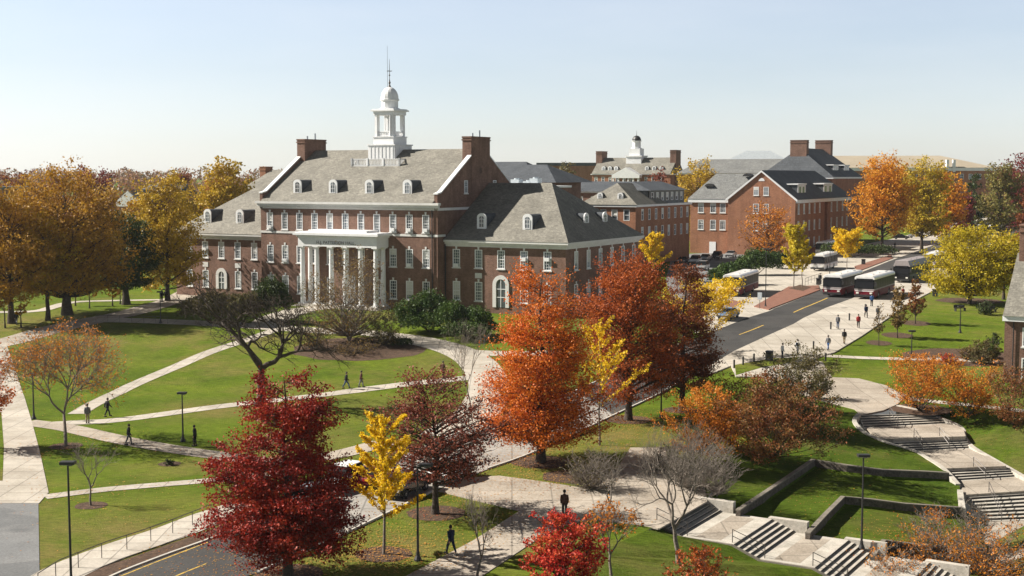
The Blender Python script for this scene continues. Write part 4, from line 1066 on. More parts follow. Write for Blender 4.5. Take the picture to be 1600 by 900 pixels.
# --- left flights
def flight(A, B, C, D, n, parent, mat_r=M_riser):
    """treads from top edge A-B to bottom edge C-D"""
    tr = MB(); rs = MB(); dz = (A.z-C.z)/n
    for i in range(n):
        f0, f1 = i/n, (i+1)/n
        a = A.lerp(C, f0); b = B.lerp(D, f0); c = A.lerp(C, f1); d = B.lerp(D, f1)
        z = A.z-dz*(i+1)
        if i < n:
            # riser at the front of the step above
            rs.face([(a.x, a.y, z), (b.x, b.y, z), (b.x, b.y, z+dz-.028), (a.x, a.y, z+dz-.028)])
            n0 = (c-a); n0.z = 0; n0.normalize(); e = n0*.03
            tr.prism([(a.x-n0.x*.06, a.y-n0.y*.06), (b.x-n0.x*.06, b.y-n0.y*.06), (b.x+e.x, b.y+e.y), (a.x+e.x, a.y+e.y)], z+dz-.028, z+dz+.001*(i+1))
            tr.face([(a.x, a.y, z), (b.x, b.y, z), (d.x, d.y, z), (c.x, c.y, z)])
    sk = MB()
    sk.v = [tuple(A), tuple(B), tuple(D), tuple(C)]+[(p.x, p.y, p.z-.45) for p in (A, B, D, C)]
    for a, b in ((0, 3), (1, 2)): sk.f.append((a, b, b+4, a+4)); sk.m.append(0)
    tr.v and None
    k = len(tr.v); tr.v += [(p[0], p[1], p[2]-.15) for p in sk.v]; tr.f += [tuple(k+i for i in f) for f in sk.f]; tr.m += [0]*len(sk.f)
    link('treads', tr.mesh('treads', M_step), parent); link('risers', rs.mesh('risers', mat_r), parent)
names = ['topmost', 'second', 'third', 'fourth']
for k in range(4):
    s0 = 5.6*k; z0_ = -.75*k
    st = empty('stone_steps', sp(s0, SWD/2, z0_), 0, f'straight flight of five stone steps, {names[k]} of the left row going down from the crossing', 'steps', 'left flights of steps')
    A, B, C, D = sp(s0, 0, z0_), sp(s0, SWD, z0_), sp(s0+2.0, 0, z0_-.75), sp(s0+2.0, SWD, z0_-.75)
    flight(A, B, C, D, 5, st)
    for c in st.children: c.location = -st.location
    # landing below
    a, b, c, d = sp(s0+2.0, 0, z0_-.752), sp(s0+2.0, SWD, z0_-.752), sp(s0+5.6, SWD, z0_-.752), sp(s0+5.6, 0, z0_-.752)
    flat('landing', [a, d, c, b], M_step, .4)
    i1 = [sp(s0+2.7, .6, z0_-.747), sp(s0+4.5, .6, z0_-.747), sp(s0+4.5, SWD-.6, z0_-.747), sp(s0+2.7, SWD-.6, z0_-.747)]
    flat('landing_paving', i1, M_paver, .01)
    # cheek block on the hollow side and low kerb on the lawn side
    mb = MB(); q = [sp(s0-.3, SWD+.02, 0), sp(s0+2.6, SWD+.02, 0), sp(s0+2.6, SWD+.55, 0), sp(s0-.3, SWD+.55, 0)]
    mb.prism([(p.x, p.y) for p in q], z0_-1.6, z0_+.06)
    tag(mb.build('cheek_wall', M_step), f'concrete block wall beside the {names[k]} flight of the left steps', 'wall', 'concrete walls beside the left steps')
mb = MB(); pts = [sp(-.3, -.12, 0)]+[sp(5.6*k+dx, -.12, 0) for k in range(4) for dx in (0, 2.0)]+[sp(24, -.12, 0)]
zt = [.05]+[-.75*k-(.75 if dx else 0)+.06 for k in range(4) for dx in (0, 2.0)]+[-3.0]
ribbon(mb, pts, .2, zt, [z-.9 for z in zt]); tag(mb.build('step_kerb', M_cap), 'thin stone kerb edging the lawn side of the left steps', 'kerb')
# --- curved flights on the right
fl = [((1342, 649, 0), (1458, 646, 0), (1352, 669, -.75), (1480, 662, -.75), 5),
      ((1378, 685, -.8), (1509, 680.5, -.8), (1430, 705, -1.7), (1516, 700.5, -1.7), 6),
      ((1474, 731.5, -1.75), (1572, 727.5, -1.75), (1496, 752, -2.5), (1602, 744.5, -2.5), 5),
      ((1508, 772, -2.55), (1640, 763, -2.55), (1549, 815, -3.86), (1670, 811, -3.86), 8)]
prev = None
for k, (a, b, c, d, n) in enumerate(fl):
    A, B, C, D = P(*a), P(*b), P(*c), P(*d)
    st = empty('stone_steps', (A+B)/2, 0, f'{["uppermost", "second", "third", "broad lowest"][k]} flight of the winding stone steps at right', 'steps', 'winding flights of steps')
    flight(A, B, C, D, n, st)
    for ch in st.children: ch.location = -st.location
for z_, pl_ in ((-.755, [(1352, 669), (1368, 680), (1378, 686), (1509, 681.5), (1506, 672), (1495, 664), (1480, 662)]),
                (-1.705, [(1430, 705), (1449, 716), (1474, 732), (1572, 728), (1550, 716), (1528, 703), (1516, 700.5)]),
                (-2.505, [(1496, 752), (1496, 765), (1506, 773), (1640, 764.5), (1640, 755), (1602, 744.5)])):
    flat('landing', [P(a, b, z_) for a, b in pl_], M_paver, .6)
def wall_path(name, pts, w, h, mat, label, cat='wall', group=None, cap=True, sm=4, capm=None):
    l = smooth_line(pts, sm) if sm > 1 else pts
    mb = MB(); ribbon(mb, l, w, [p.z-(.1 if cap else 0) for p in l], [p.z-h for p in l])
    o = empty(name, l[0]-Vector((0, 0, h)), 0, label, cat, group) if cap else mb.build(name, mat)
    if not cap: return tag(o, label, cat, group)
    b = mb.build('wall_body', mat, o); b.location = -o.location
    mb = MB(); ribbon(mb, l, w+.03, [p.z for p in l], [p.z-.098 for p in l]); c = mb.build('wall_cap', capm or M_cap, o); c.location = -o.location
    return o
wall_path('parapet_wall', LWp, .42, 1.0, M_step, 'pale concrete wall curving down the left side of the winding steps', cap=False)
wall_path('parapet_wall', LW2p, .45, 1.5, M_step, 'short pale concrete wall at the top left of the lowest winding flight', cap=False, sm=1)
wall_path('parapet_wall', RWp, .5, 1.1, M_step, 'pale concrete wall curving down the right side of the winding steps', cap=False)
wall_path('retaining_wall', W1, .34, .95, M_stone, 'upper rough stone wall bending across the terraced lawn', group='stone walls of the terraced lawn', sm=1)
wall_path('retaining_wall', W2, .34, .95, M_stone, 'middle rough stone wall ending at the lowest winding flight', group='stone walls of the terraced lawn', sm=1)
wall_path('retaining_wall', W3, .34, 2.0, M_stone, 'lowest rough stone wall behind the bare orange bushes at bottom right', group='stone walls of the terraced lawn', sm=1)
# --- paving (each a sheet slightly above the lawn)
sheet('broad_walk', G([(-140, 520), (10, 538), (22, 572), (38, 620), (50, 660), (62, 705), (76, 770), (61, 787), (-200, 787)]), .045, M_conc, thick=.1)
sheet('asphalt_yard', G([(-220, 787), (60, 787), (62, 905), (64, 990), (-240, 990)]), .03, M_asph2)
sheet('lawn_patch', G([(-60, 640), (2, 645), (6, 700), (4, 752), (-90, 752)]), .06, M_lawn)
strip('path', [(120, 647), (155, 627), (205, 603), (300, 562), (340, 546), (395, 528), (450, 508)], 1.9, .03, M_conc2)
strip('path', [(60, 664), (110, 661), (190, 656), (330, 637), (400, 629), (480, 620), (560, 610), (640, 600), (700, 594), (752, 588)], 2.3, .036, M_conc2)
strip('path', [(40, 660), (100, 668), (150, 679), (200, 690), (270, 702), (340, 712), (430, 722), (520, 712), (600, 692)], 2.6, .042, M_paver)
strip('path', [(70, 777), (140, 768), (200, 762), (330, 751), (420, 742)], 1.5, .04, M_conc2)
strip('path', [(-60, 548), (20, 532), (80, 515), (140, 502), (190, 492), (235, 480), (275, 468), (300, 455)], 5, .03, M_paver)
strip('path', [(150, 500), (210, 501), (290, 504), (370, 508), (440, 513), (520, 518), (580, 521), (622, 528)], 3.6, .033, M_conc2)
strip('path', [(600, 525), (640, 530), (680, 538), (715, 549), (742, 564), (757, 582), (765, 603), (759, 625), (742, 648), (712, 668), (690, 682)], 5.0, .039, M_conc, w1=4.6)
strip('path', [(728, 550), (760, 552), (800, 553), (850, 552), (900, 549)], 3.0, .036, M_conc2)
strip('path', [(-30, 488), (60, 486), (110, 473), (180, 470), (300, 468)], 2.2, .05, M_conc2)
strip('path', [(420, 512), (425, 500), (470, 485), (530, 478), (560, 470)], 5, .044, M_conc2)
# street
near = [(60, 985), (120, 950), (190, 915), (340, 880), (404, 896), (440, 880), (540, 835), (640, 787), (680, 767), (760, 735), (840, 706), (960, 650), (1060, 600), (1147, 549), (1240, 506.5), (1330, 467), (1400, 437), (1470, 406), (1530, 380), (1580, 362), (1640, 345)]
near = [(190, 960), (300, 925), (404, 896)]+near[5:]
farr = [(70, 958), (175, 903), (327, 845), (430, 805), (520, 760), (600, 722), (680, 690), (780, 655), (900, 612), (1000, 568), (1090, 528), (1160, 500), (1203, 486), (1280, 455), (1330, 432), (1390, 408), (1440, 390), (1490, 372), (1540, 352), (1580, 340)]
sheet('street', [(p.x, p.y) for p in G(near)]+[(p.x, p.y) for p in reversed(G(farr))], .05, M_asph)
sheet('bus_concourse', G([(1085, 520), (1100, 470), (1110, 445), (1150, 425), (1230, 405), (1320, 388), (1400, 372), (1460, 357), (1500, 345), (1580, 331), (1700, 326), (1700, 345), (1580, 363), (1480, 400), (1330, 470), (1160, 530)]), .03, M_conc)
sheet('parking_lot', G([(1040, 440), (1050, 398), (1130, 394), (1240, 403), (1150, 425), (1112, 445), (1095, 480), (1060, 500)]), .026, M_asph2)
sheet('sidewalk', G([(1090, 583), (1147, 550), (1240, 507.5), (1330, 468), (1400, 438), (1466, 411), (1530, 384), (1640, 362), (1640, 374), (1500, 428), (1453, 458), (1422, 474), (1388, 498), (1347, 526), (1304, 552), (1290, 556), (1262, 566), (1246, 590), (1200, 600), (1190, 590), (1150, 590), (1142, 573), (1100, 590)]), .14, M_conc, thick=.4)
sheet('grass_strip', G([(1148, 572), (1204, 562), (1250, 560), (1235, 568), (1190, 576), (1150, 588)]), .16, M_lawn)
sheet('walkway', G([(1240, 566), (1262, 562), (1285, 566), (1300, 590), (1342, 592), (1385, 603), (1417, 618), (1403, 632), (1380, 642), (1345, 649), (1335, 640), (1264, 622), (1225, 600)]), .06, M_paver, thick=.2)
strip('path', [(1285, 556), (1340, 559), (1400, 561), (1481, 562), (1560, 566)], 1.5, .045, M_conc2)
strip('path', [(1410, 622), (1460, 628), (1510, 633), (1584, 641), (1680, 652)], 1.9, .05, M_conc2)
sheet('crossing_plaza', G([(684, 768), (720, 748), (780, 744), (840, 752), (905, 762), (960, 738), (985, 700), (1040, 700), (1045, 735), (1100, 755), (1105, 784), (1030, 827), (1006, 822), (925, 812), (880, 822), (845, 840), (750, 903), (700, 935), (610, 915), (642, 897), (740, 845), (812, 799), (740, 782)]), .05, M_paver, thick=.1)
strip('sidewalk', [(40, 940), (95, 898), (180, 862), (270, 832), (330, 809), (420, 780)], 3.2, .06, M_conc2, thick=.2)
strip('mulch_strip', [(80, 950), (150, 902), (240, 868), (330, 836), (420, 803)], 1.7, .045, M_mulch)
def seg(l, x0, x1): return [q for q in l if x0 <= q[0] <= x1]
sheet('paved_apron', [(p.x, p.y) for p in G([(540, 835), (640, 787), (680, 767), (760, 735), (840, 706), (960, 650)])]+[(p.x, p.y) for p in G([(900, 612), (780, 655), (680, 690), (600, 722), (520, 760)])], .062, M_apron)
kerb([(110, 938), (175, 902), (250, 872), (327, 844), (430, 804)])
kerb([(404, 895), (440, 879), (540, 834), (640, 786), (680, 766)])
kerb([(760, 734), (840, 705), (960, 649), (1060, 599), (1110, 571)])
kerb([(690, 687), (780, 654), (900, 611), (1000, 567), (1080, 530)])
strip('road_line', [(130, 925), (180, 905), (250, 877), (326, 848)], .12, .056, M_yellow)
strip('road_line', [(255, 910), (285, 897), (322, 882)], .12, .056, M_yellow)
strip('road_line', [(1240, 488.7), (1266, 477.5), (1293, 466)], .26, .056, M_yellow, n=2)
strip('road_line', [(1155, 523.5), (1175, 516), (1193, 508.5)], .22, .056, M_yellow, n=2)
strip('road_line', [(1480, 385), (1500, 377)], .4, .056, M_yellow, n=2)
isl = sheet('median_island', G([(1178, 480), (1201, 485), (1281, 454), (1279, 447), (1232, 449)]), .16, M_redbrickpave, thick=.3)
sheet('median_island', G([(1340, 425), (1395, 404), (1392, 399), (1335, 417)]), .16, M_redbrickpave, thick=.3)
sheet('paving_patch', G([(1126, 476), (1146, 481), (1162, 473), (1145, 469)]), .05, M_redbrickpave)
sheet('mulch_bed', G([(1232, 452), (1255, 456), (1268, 450), (1250, 446)]), .17, M_mulch)
for i in range(6):
    px = 1492+i*10
    strip('crosswalk_stripe', [(px, 357-i*.2), (px+9, 351-i*.2)], 1.1, .06, M_whitep, n=2)
sheet('asphalt_court', G([(1462, 372), (1500, 348), (1600, 336), (1640, 350), (1560, 372), (1500, 382)]), .055, M_asph)
# shaded lawn behind hall & right bank
# mulch beds
def disc(px, py, r, mat=M_mulch, off=.02, name='mulch_bed', ry=None):
    c = g(px, py); rng = random.Random(px*31+py)
    return sheet(name, [(c.x+r*math.cos(t)*(1+.12*rng.random()), c.y+(ry or r)*math.sin(t)*(1+.12*rng.random())) for t in np.linspace(0, 2*math.pi, 22)[:-1]], off, mat)
disc(560, 545, 8.2, ry=7.0); disc(142, 790, 1.1); disc(265, 725, .9); disc(600, 866, 1.7); disc(682, 802, 2.0); disc(845, 722, 2.4); disc(982, 656, 2.2); disc(1066, 641, 1.8); disc(103, 697, 1.4); disc(450, 897, 2)
disc(1437, 640, 3.0); disc(1373, 536, 1.6); disc(1402, 524, 2.0); disc(1430, 505, 2.0); disc(1500, 558, 7, ry=5); disc(1515, 470, 5); disc(930, 745, 4.2, ry=2.6)
# fallen leaves
rng = np.random.default_rng(11); LP = []
for px, py, n, r in ((845, 725, 2600, 8), (982, 660, 1600, 7), (450, 880, 1800, 7), (683, 800, 700, 6), (600, 862, 900, 4), (103, 700, 500, 6), (40, 520, 900, 16), (140, 510, 900, 16), (1000, 660, 500, 8), (1437, 640, 300, 5), (1400, 520, 300, 8), (920, 690, 700, 9), (700, 650, 300, 8), (1040, 690, 300, 5), (240, 790, 260, 12), (880, 780, 260, 9), (1290, 575, 200, 6)):
    c = g(px, py); a = rng.normal(size=(n, 2))*r*.6
    for q in a:
        x, y = c.x+q[0], c.y+q[1]
        if pip((x, y), hole): continue
        LP.append((x, y, T(y)+.075))
for line, n in (([(12, 545), (38, 620), (50, 660), (62, 705), (76, 770)], 260), ([(130, 640), (205, 603), (300, 562), (395, 528)], 260), ([(110, 661), (330, 637), (480, 620), (640, 600)], 260), ([(110, 672), (200, 693), (340, 714)], 300),
                ([(80, 777), (200, 762), (330, 751)], 200), ([(20, 532), (140, 502), (235, 480)], 420), ([(640, 530), (715, 549), (757, 582), (759, 625)], 260), ([(642, 897), (740, 845), (812, 799)], 260), ([(740, 782), (684, 768)], 80), ([(780, 744), (905, 762)], 160), ([(404, 900), (540, 839), (640, 790)], 200), ([(1285, 556), (1400, 561), (1480, 562)], 120)):
    l = smooth_line(G(line), 6)
    for _ in range(n):
        i = rng.integers(0, len(l)-1); q = l[i].lerp(l[i+1], rng.random()); x, y = q.x+rng.normal()*1.3, q.y+rng.normal()*1.3
        LP.append((x, y, T(y)+.075))
from mathutils.bvhtree import BVHTree
tl = bpy.data.objects['terraced_lawn'].data; bvh = BVHTree.FromPolygons([v.co for v in tl.vertices], [tuple(p.vertices) for p in tl.polygons])
for px, py, n, r in ((1170, 715, 700, 6), (1290, 700, 200, 8), (1440, 665, 350, 5), (1530, 680, 300, 6), (1470, 825, 700, 4), (1250, 770, 160, 6), (1400, 830, 160, 4)):
    c = P(px, py, -1.5); a = rng.normal(size=(n, 2))*r*.7
    for q in a:
        hit = bvh.ray_cast(Vector((c.x+q[0], c.y+q[1], 20)), Vector((0, 0, -1)))
        if hit[0]: LP.append((hit[0].x, hit[0].y, hit[0].z+.03))
rng2 = np.random.default_rng(3); LP = np.array(LP)
nn = len(LP); me = leaves_mesh('fallen_leaves', LP, .12, rng2, L_litter, flat=14)
tag(link('fallen_leaves', me), 'orange and yellow leaves lying on the lawns and walks under the trees', 'leaves', kind='stuff')
# ================================================================ far woods
rng = np.random.default_rng(21); pos = []
def blobs(n, x0, x1, y0, y1, r0, r1, per, hgt=11):
    for _ in range(n):
        y = y0+(y1-y0)*rng.random(); x = (x0+(x1-x0)*rng.random())*y
        r = r0+(r1-r0)*rng.random(); m = int(per)
        d = rng.normal(size=(m, 3)); d /= np.linalg.norm(d, axis=1, keepdims=True)
        hh = hgt*(.75+.45*rng.random())
        p = np.array([x, y, T(y)+hh*.6])+d*np.array([r, r, hh*.48])*(1-.4*rng.random((m, 1))**2)
        pos.append(p)
blobs(560, -.46, .44, 620, 1500, 6, 11, 130, 14)
me = leaves_mesh('woods', np.concatenate(pos), 2.0, rng, L_far); tag(link('far_woods', me), 'rust and brown autumn woods along the horizon', 'woods', kind='stuff')
pos = []; blobs(160, -.46, -.13, 400, 640, 4.5, 7.5, 240, 13)
me = leaves_mesh('woods', np.concatenate(pos), .95, rng, L_far); tag(link('wooded_belt', me), 'belt of brown autumn trees behind the golden trees at left', 'woods', kind='stuff')
# ================================================================ trees
def spec(px, py, top, wpx, z=None):
    p = g(px, py) if z is None else P(px, py, z)
    s = sc(p); return p, (py-top)/s, wpx/s
def specY(px, Y, top, wpx):
    p = at(px, Y); return p, zat(top, Y)-p.z, wpx/(F/Y)
seed = [100]
def tree(px, py, top, wpx, basef, kind, leafm, n_prim, n_leaf, leaf, label, name='maple_tree', group=None, Y=None, z=None, dx=0, **kw):
    seed[0] += 1
    p, h, w = specY(px, Y, top, wpx) if Y else spec(px, py, top, wpx, z)
    m = tree_meshes(seed[0], h, w, h*basef, kind, n_prim, n_leaf, leaf, leafm, **kw)
    return plant(name, p, m, label, 'tree', group)
# foreground and middle
tree(450, 905, 572, 262, .12, 'cone', L_red, 165, 64000, .145, 'large crimson tree standing in front of the street at lower left of centre', sub=6, rise=.12, flat=.5, spread=.55)
tree(845, 722, 412, 200, .10, 'maple', L_or, 190, 60000, .165, 'tall bright orange maple just behind the crossing plaza', sub=6, rise=.25, flat=.35, spread=.62)
tree(982, 657, 402, 168, .16, 'oval', L_or2, 150, 42000, .18, 'broad rust-orange maple right of the bright orange maple', sub=6, rise=.3, spread=.65)
tree(1066, 642, 412, 128, .14, 'maple', L_br, 130, 30000, .18, 'dark brown-red oak nearest the bus street', name='oak_tree', sub=6, rise=.12, flat=.5, spread=.6)
tree(680, 803, 578, 205, .20, 'oval', L_oak, 120, 13500, .17, 'thinly leaved russet oak behind the black street lamp at bottom centre', name='oak_tree', sub=6, rise=.15, flat=.4, spread=.6)
def gk(px, py, top, wpx, basef, n_br, n_leaf, leaf, label, lm=None, **kw):
    seed[0] += 1; p, h, w = spec(px, py, top, wpx)
    return plant('ginkgo_tree', p, ginkgo_meshes(seed[0], h, w, h*basef, n_br, n_leaf, leaf, lm or L_gk, **kw), label, 'tree', 'yellow ginkgo trees')
gk(600, 866, 643, 125, .25, 24, 10500, .16, 'small bright yellow ginkgo between the crimson tree and the lamp post', thick=.17, asc=.6)
gk(937, 696, 490, 105, .28, 14, 3000, .19, 'slender half bare ginkgo between the two big orange maples', thick=.20)
gk(1104, 560, 440, 150, .28, 18, 6500, .24, 'ginkgo whose yellow branches stick out behind the dark brown-red oak', thick=.22)
gk(1240, 452, 350, 48, .22, 18, 5000, .36, 'slim yellow ginkgo on the red brick island', lm=L_gk2, thick=.32, asc=1.2)
gk(1253, 449, 372, 34, .3, 12, 2500, .36, 'second shorter ginkgo close behind the slim one on the island', lm=L_gk2, thick=.32, asc=1.2)
gk(1323, 428, 361, 62, .36, 15, 5000, .38, 'wide spreading yellow ginkgo right of the parked white buses', thick=.32, asc=.8)
gk(1020, 440, 365, 44, .3, 14, 3500, .38, 'yellow ginkgo beside the corner of the dark slate roofed wing', thick=.34, asc=1.1)
def bare(px, py, top, wpx, label, z=None, name='bare_tree', depth=6, tr=.14, **kw):
    seed[0] += 1; p, h, w = spec(px, py, top, wpx, z)
    return plant(name, p, bare_meshes(seed[0], h, w, tr, depth, **kw), label, 'tree')
bare(403, 636, 432, 260, 'large leafless old tree with dark crooked limbs on the round lawn', depth=7, tr=.50, bark=M_bark, first=.26, spread=.68, up=.22, bend=.2, droop=.4, shift=-1.2)
bare(142, 790, 690, 74, 'small leafless tree on the lower left lawn', tr=.09, first=.28, spread=.5)
bare(745, 905, 770, 105, 'small leafless tree beside the diagonal walk at bottom centre', depth=6, tr=.09, first=.3, spread=.5)
bare(1060, 880, 655, 175, 'grey leafless tree in front of the left stone steps', depth=7, tr=.17, first=.2, spread=.5, up=.22, z=-.1, kids=(2, 3))
bare(945, 822, 690, 120, 'bare vase shaped tree at the edge of the crossing plaza', depth=6, tr=.10, first=.26, spread=.5, up=.3)
bare(735, 640, 500, 100, 'leafless young tree by the curved walk', depth=6, tr=.08, first=.3)
bare(955, 900, 775, 95, 'thin tree with a few orange leaves behind the scarlet tree', depth=6, tr=.10, n_leaf=900, leaf=.14, lm=L_shr, up=.3)
bare(103, 697, 498, 270, 'half bare orange tree on the left lawn', name='maple_tree', depth=6, tr=.17, first=.22, spread=.6, up=.2, kids=(3, 4), n_leaf=6500, leaf=.15, lm=L_shr)
tree(880, 935, 797, 122, .16, 'oval', L_scar, 70, 9000, .15, 'small scarlet red tree at the bottom edge', sub=5, rise=.4)
tree(-28, 700, 520, 105, .3, 'oval', L_or, 60, 6500, .18, 'orange tree cut off by the left edge beside the broad walk', sub=5, rise=.4)
tree(545, 533, 392, 150, .10, 'round', L_tw, 120, 7000, .20, 'withered brown multi-stemmed tree in front of the white portico', sub=6, rise=.7, multi=3, bm_=M_barkg, tr=.2)
# left grove
tree(105, 492, 268, 205, .17, 'round', L_tan, 150, 42000, .34, 'huge golden brown tree with a thick trunk at left', name='elm_tree', sub=7, rise=.35, tr=.75, spread=.8)
tree(18, 505, 292, 150, .20, 'round', L_tan, 110, 24000, .34, 'golden brown tree cut by the left edge', name='elm_tree', sub=6, rise=.35, tr=.5, spread=.8)
tree(75, 500, 330, 90, .28, 'oval', L_tan2, 60, 8000, .32, 'smaller olive gold tree in front of the huge golden tree', name='elm_tree', sub=6, rise=.4, tr=.35)
tree(197, 476, 330, 100, .20, 'round', L_dkg, 90, 15000, .34, 'dark green tree with thick trunk at the right side of the left grove', name='oak_tree', sub=6, rise=.3, tr=.6)
tree(262, 470, 272, 104, .12, 'oval', L_tan2, 100, 17000, .38, 'tall yellow olive tree left of the hall', name='elm_tree', sub=6, rise=.4, tr=.4)
tree(235, 440, 330, 70, .15, 'round', L_tan2, 60, 8000, .42, 'yellow tree behind the dark green tree', name='elm_tree', Y=300, sub=5)
for i, (px, py, tp, w_) in enumerate([(33, 512, 455, 20), (140, 482, 430, 26), (176, 478, 440, 18), (188, 475, 440, 16), (8, 512, 440, 30), (118, 478, 420, 22)]):
    tree(px, py, tp, w_, .35, 'oval', L_tan, 16, 500, .26, ['thin sapling left of the huge golden tree', 'small tree on the bright lawn behind the grove', 'slim sapling left of the dark green tree', 'slimmer sapling touching the dark green tree', 'thin trunked tree at the left edge of the grove', 'small tree just right of the thick golden trunk'][i], name='sapling', sub=3, tr=.12)
tree(357, 0, 256, 92, .1, 'round', L_amber if 0 else L_tan2, 90, 14000, .55, 'bright golden tree rising behind the left wing roof', name='elm_tree', Y=275, sub=6)
tree(300, 0, 282, 60, .1, 'round', L_tan2, 50, 6000, .6, 'golden tree low behind the left wing', name='elm_tree', Y=320, sub=5)
tree(150, 0, 252, 62, .1, 'round', L_dred, 70, 5500, .6, 'maroon tree rising above the left grove', name='maple_tree', Y=380, sub=5)
tree(283, 0, 270, 46, .1, 'round', L_br, 50, 4500, .7, 'rusty brown tree beyond the yellow olive tree', Y=400, sub=5)
tree(85, 0, 255, 60, .1, 'round', L_dred, 50, 2200, .6, 'thin reddish treetop above the huge golden tree', Y=400, sub=6)
tree(28, 0, 266, 60, .1, 'round', L_br, 50, 4500, .7, 'brown treetop above the left edge grove', Y=420, sub=5)
tree(340, 0, 276, 50, .1, 'round', L_or2, 40, 3500, .8, 'rust treetop left of the bright golden tree', Y=430, sub=5)
tree(215, 0, 306, 54, .1, 'round', L_tan, 45, 4500, .55, 'gold tree in front of the pale gabled pavilion', name='elm_tree', Y=262, sub=5)
# right background
tree(1378, 392, 243, 96, .22, 'oval', L_amber, 120, 15000, .52, 'tall orange tree at the end of the gabled brick building', Y=350, sub=6, tr=.45)
tree(1440, 0, 250, 80, .18, 'round', L_yel, 100, 13000, .55, 'yellow-green tree right of the tall orange tree', name='elm_tree', Y=365, sub=6, tr=.45)
tree(1478, 0, 266, 62, .15, 'round', L_amber, 70, 7000, .6, 'orange tree half hidden by the yellow-green tree', Y=392, sub=5, tr=.4)
tree(1507, 0, 296, 28, .1, 'round', L_dred, 40, 2500, .6, 'small maroon tree beside the far street', Y=400, sub=5)
tree(1519, 0, 262, 32, .05, 'cone', L_dkg, 60, 4000, .6, 'dark conifer in front of the arena', name='conifer', Y=430, sub=4, rise=-.1)
tree(1561, 0, 258, 66, .12, 'round', L_gre, 80, 7500, .6, 'dusty green tree left of the maroon tree', name='elm_tree', Y=400, sub=5, tr=.4)
tree(1594, 0, 238, 74, .12, 'round', L_dred, 80, 7500, .6, 'big maroon tree cut by the right edge', Y=410, sub=5, tr=.4)
tree(1606, 0, 285, 40, .1, 'round', L_br, 50, 3500, .5, 'brown tree above the chimney at the right edge', Y=330, sub=5)
tree(1515, 475, 358, 150, .16, 'round', L_lime, 130, 20000, .32, 'wide low yellow tree on the grassy bank at right', name='elm_tree', sub=6, rise=.35, tr=.35)
tree(1568, 468, 362, 70, .2, 'round', L_amber if 0 else L_yel, 60, 7000, .36, 'yellow tree partly behind the wide low one near the chimney', name='elm_tree', sub=5)
tree(1200, 408, 316, 82, .15, 'round', L_shr, 90, 3800, .40, 'thin orange tree against the gabled brick wall', sub=6, tr=.22)
tree(1090, 0, 246, 74, .1, 'round', L_amber if 0 else L_tan2, 80, 8500, .6, 'golden tree between the distant hall and the brick gable', name='elm_tree', Y=400, sub=5)
tree(1143, 0, 249, 44, .1, 'round', L_tan2, 50, 4000, .65, 'olive gold treetop above the grey wing roof', name='elm_tree', Y=430, sub=5)
tree(876, 0, 254, 58, .1, 'round', L_dull, 60, 4500, .8, 'dull green treetop behind the dark roofs', name='elm_tree', Y=470, sub=5)
tree(850, 0, 260, 36, .1, 'round', L_oak, 40, 2500, .8, 'russet treetop left of the dull green one', Y=500, sub=5)
tree(1028, 0, 262, 30, .1, 'round', L_oak, 40, 1800, .7, 'russet tree in front of the distant hall', Y=435, sub=5)
tree(1066, 0, 268, 34, .1, 'round', L_oak, 40, 1800, .8, 'brown treetop right of the distant hall', Y=480, sub=5)
tree(1240, 0, 262, 22, .1, 'round', L_dull, 30, 900, .8, 'scrap of treetop behind the chimney block', Y=520, sub=5) if 0 else None
tree(1402, 528, 450, 36, .22, 'pillar', L_tw, 36, 1900, .24, 'young upright tree with copper leaves on the grass bank', sub=4, rise=.8, tr=.08, name='young_tree', group='young trees on the grass bank')
tree(1430, 506, 440, 32, .22, 'pillar', L_shr2, 36, 1700, .24, 'young copper tree nearest the bus stop plaza', sub=4, rise=.8, tr=.08, name='young_tree', group='young trees on the grass bank')
tree(1373, 540, 465, 22, .3, 'pillar', L_tw, 24, 350, .2, 'almost bare sapling left of the copper trees', sub=4, rise=.8, tr=.06, name='young_tree', group='young trees on the grass bank')
# shrubs
def shrub(px, py, top, wpx, lm, n_leaf, leaf, label, z=None, name='shrub', n_prim=60, group=None, bm_=None, multi=6, kind='round', cat='shrub', **kw):
    seed[0] += 1; p, h, w = spec(px, py, top, wpx, z)
    o = plant(name, p, tree_meshes(seed[0], h, w, h*.06, kind, n_prim, n_leaf, leaf, lm, bm_=bm_, multi=multi, tr=.07, rise=.6, **kw), label, cat, group)
    return o
shrub(1108, 708, 600, 150, L_shr, 11000, .16, 'large orange shrub at the left of the shrub mass above the hollow')
shrub(1205, 718, 586, 195, L_shr2, 17000, .16, 'broad russet and orange shrub above the dark lawn')
shrub(1150, 660, 580, 120, L_shr2, 5500, .16, 'dull russet shrub behind the large orange one')
shrub(1250, 672, 536, 125, L_dull, 10000, .17, 'dark dull green small tree beside the walkway', kind='oval', multi=3)
shrub(1215, 640, 575, 100, L_shr2, 4500, .17, 'reddish shrub left of the dark green small tree')
shrub(1280, 625, 572, 50, L_dull, 1800, .16, 'small dark bush at the edge of the upper walkway')
shrub(1437, 644, 556, 140, L_shr, 8500, .16, 'orange spreading shrub at the top of the winding steps', z=-.1, kind='vase')
shrub(1513, 652, 564, 132, L_shr, 6500, .16, 'second orange shrub right of the winding steps', z=-.15, kind='vase')
shrub(1585, 670, 572, 115, L_shr2, 6000, .16, 'orange-brown shrub cut by the right edge', z=-.15, kind='vase')
shrub(1075, 765, 680, 110, None, 0, .1, 'grey twiggy bare bush behind the grey tree', n_prim=110, bm_=M_barkg, sub=6)
shrub(1120, 775, 690, 95, None, 0, .1, 'twiggy bare bush beside the upper left steps', n_prim=100, bm_=M_barkg, sub=6)
shrub(925, 765, 700, 100, L_dull, 900, .12, 'dark twiggy bush under the orange maple', n_prim=110, bm_=M_barkg, sub=6)
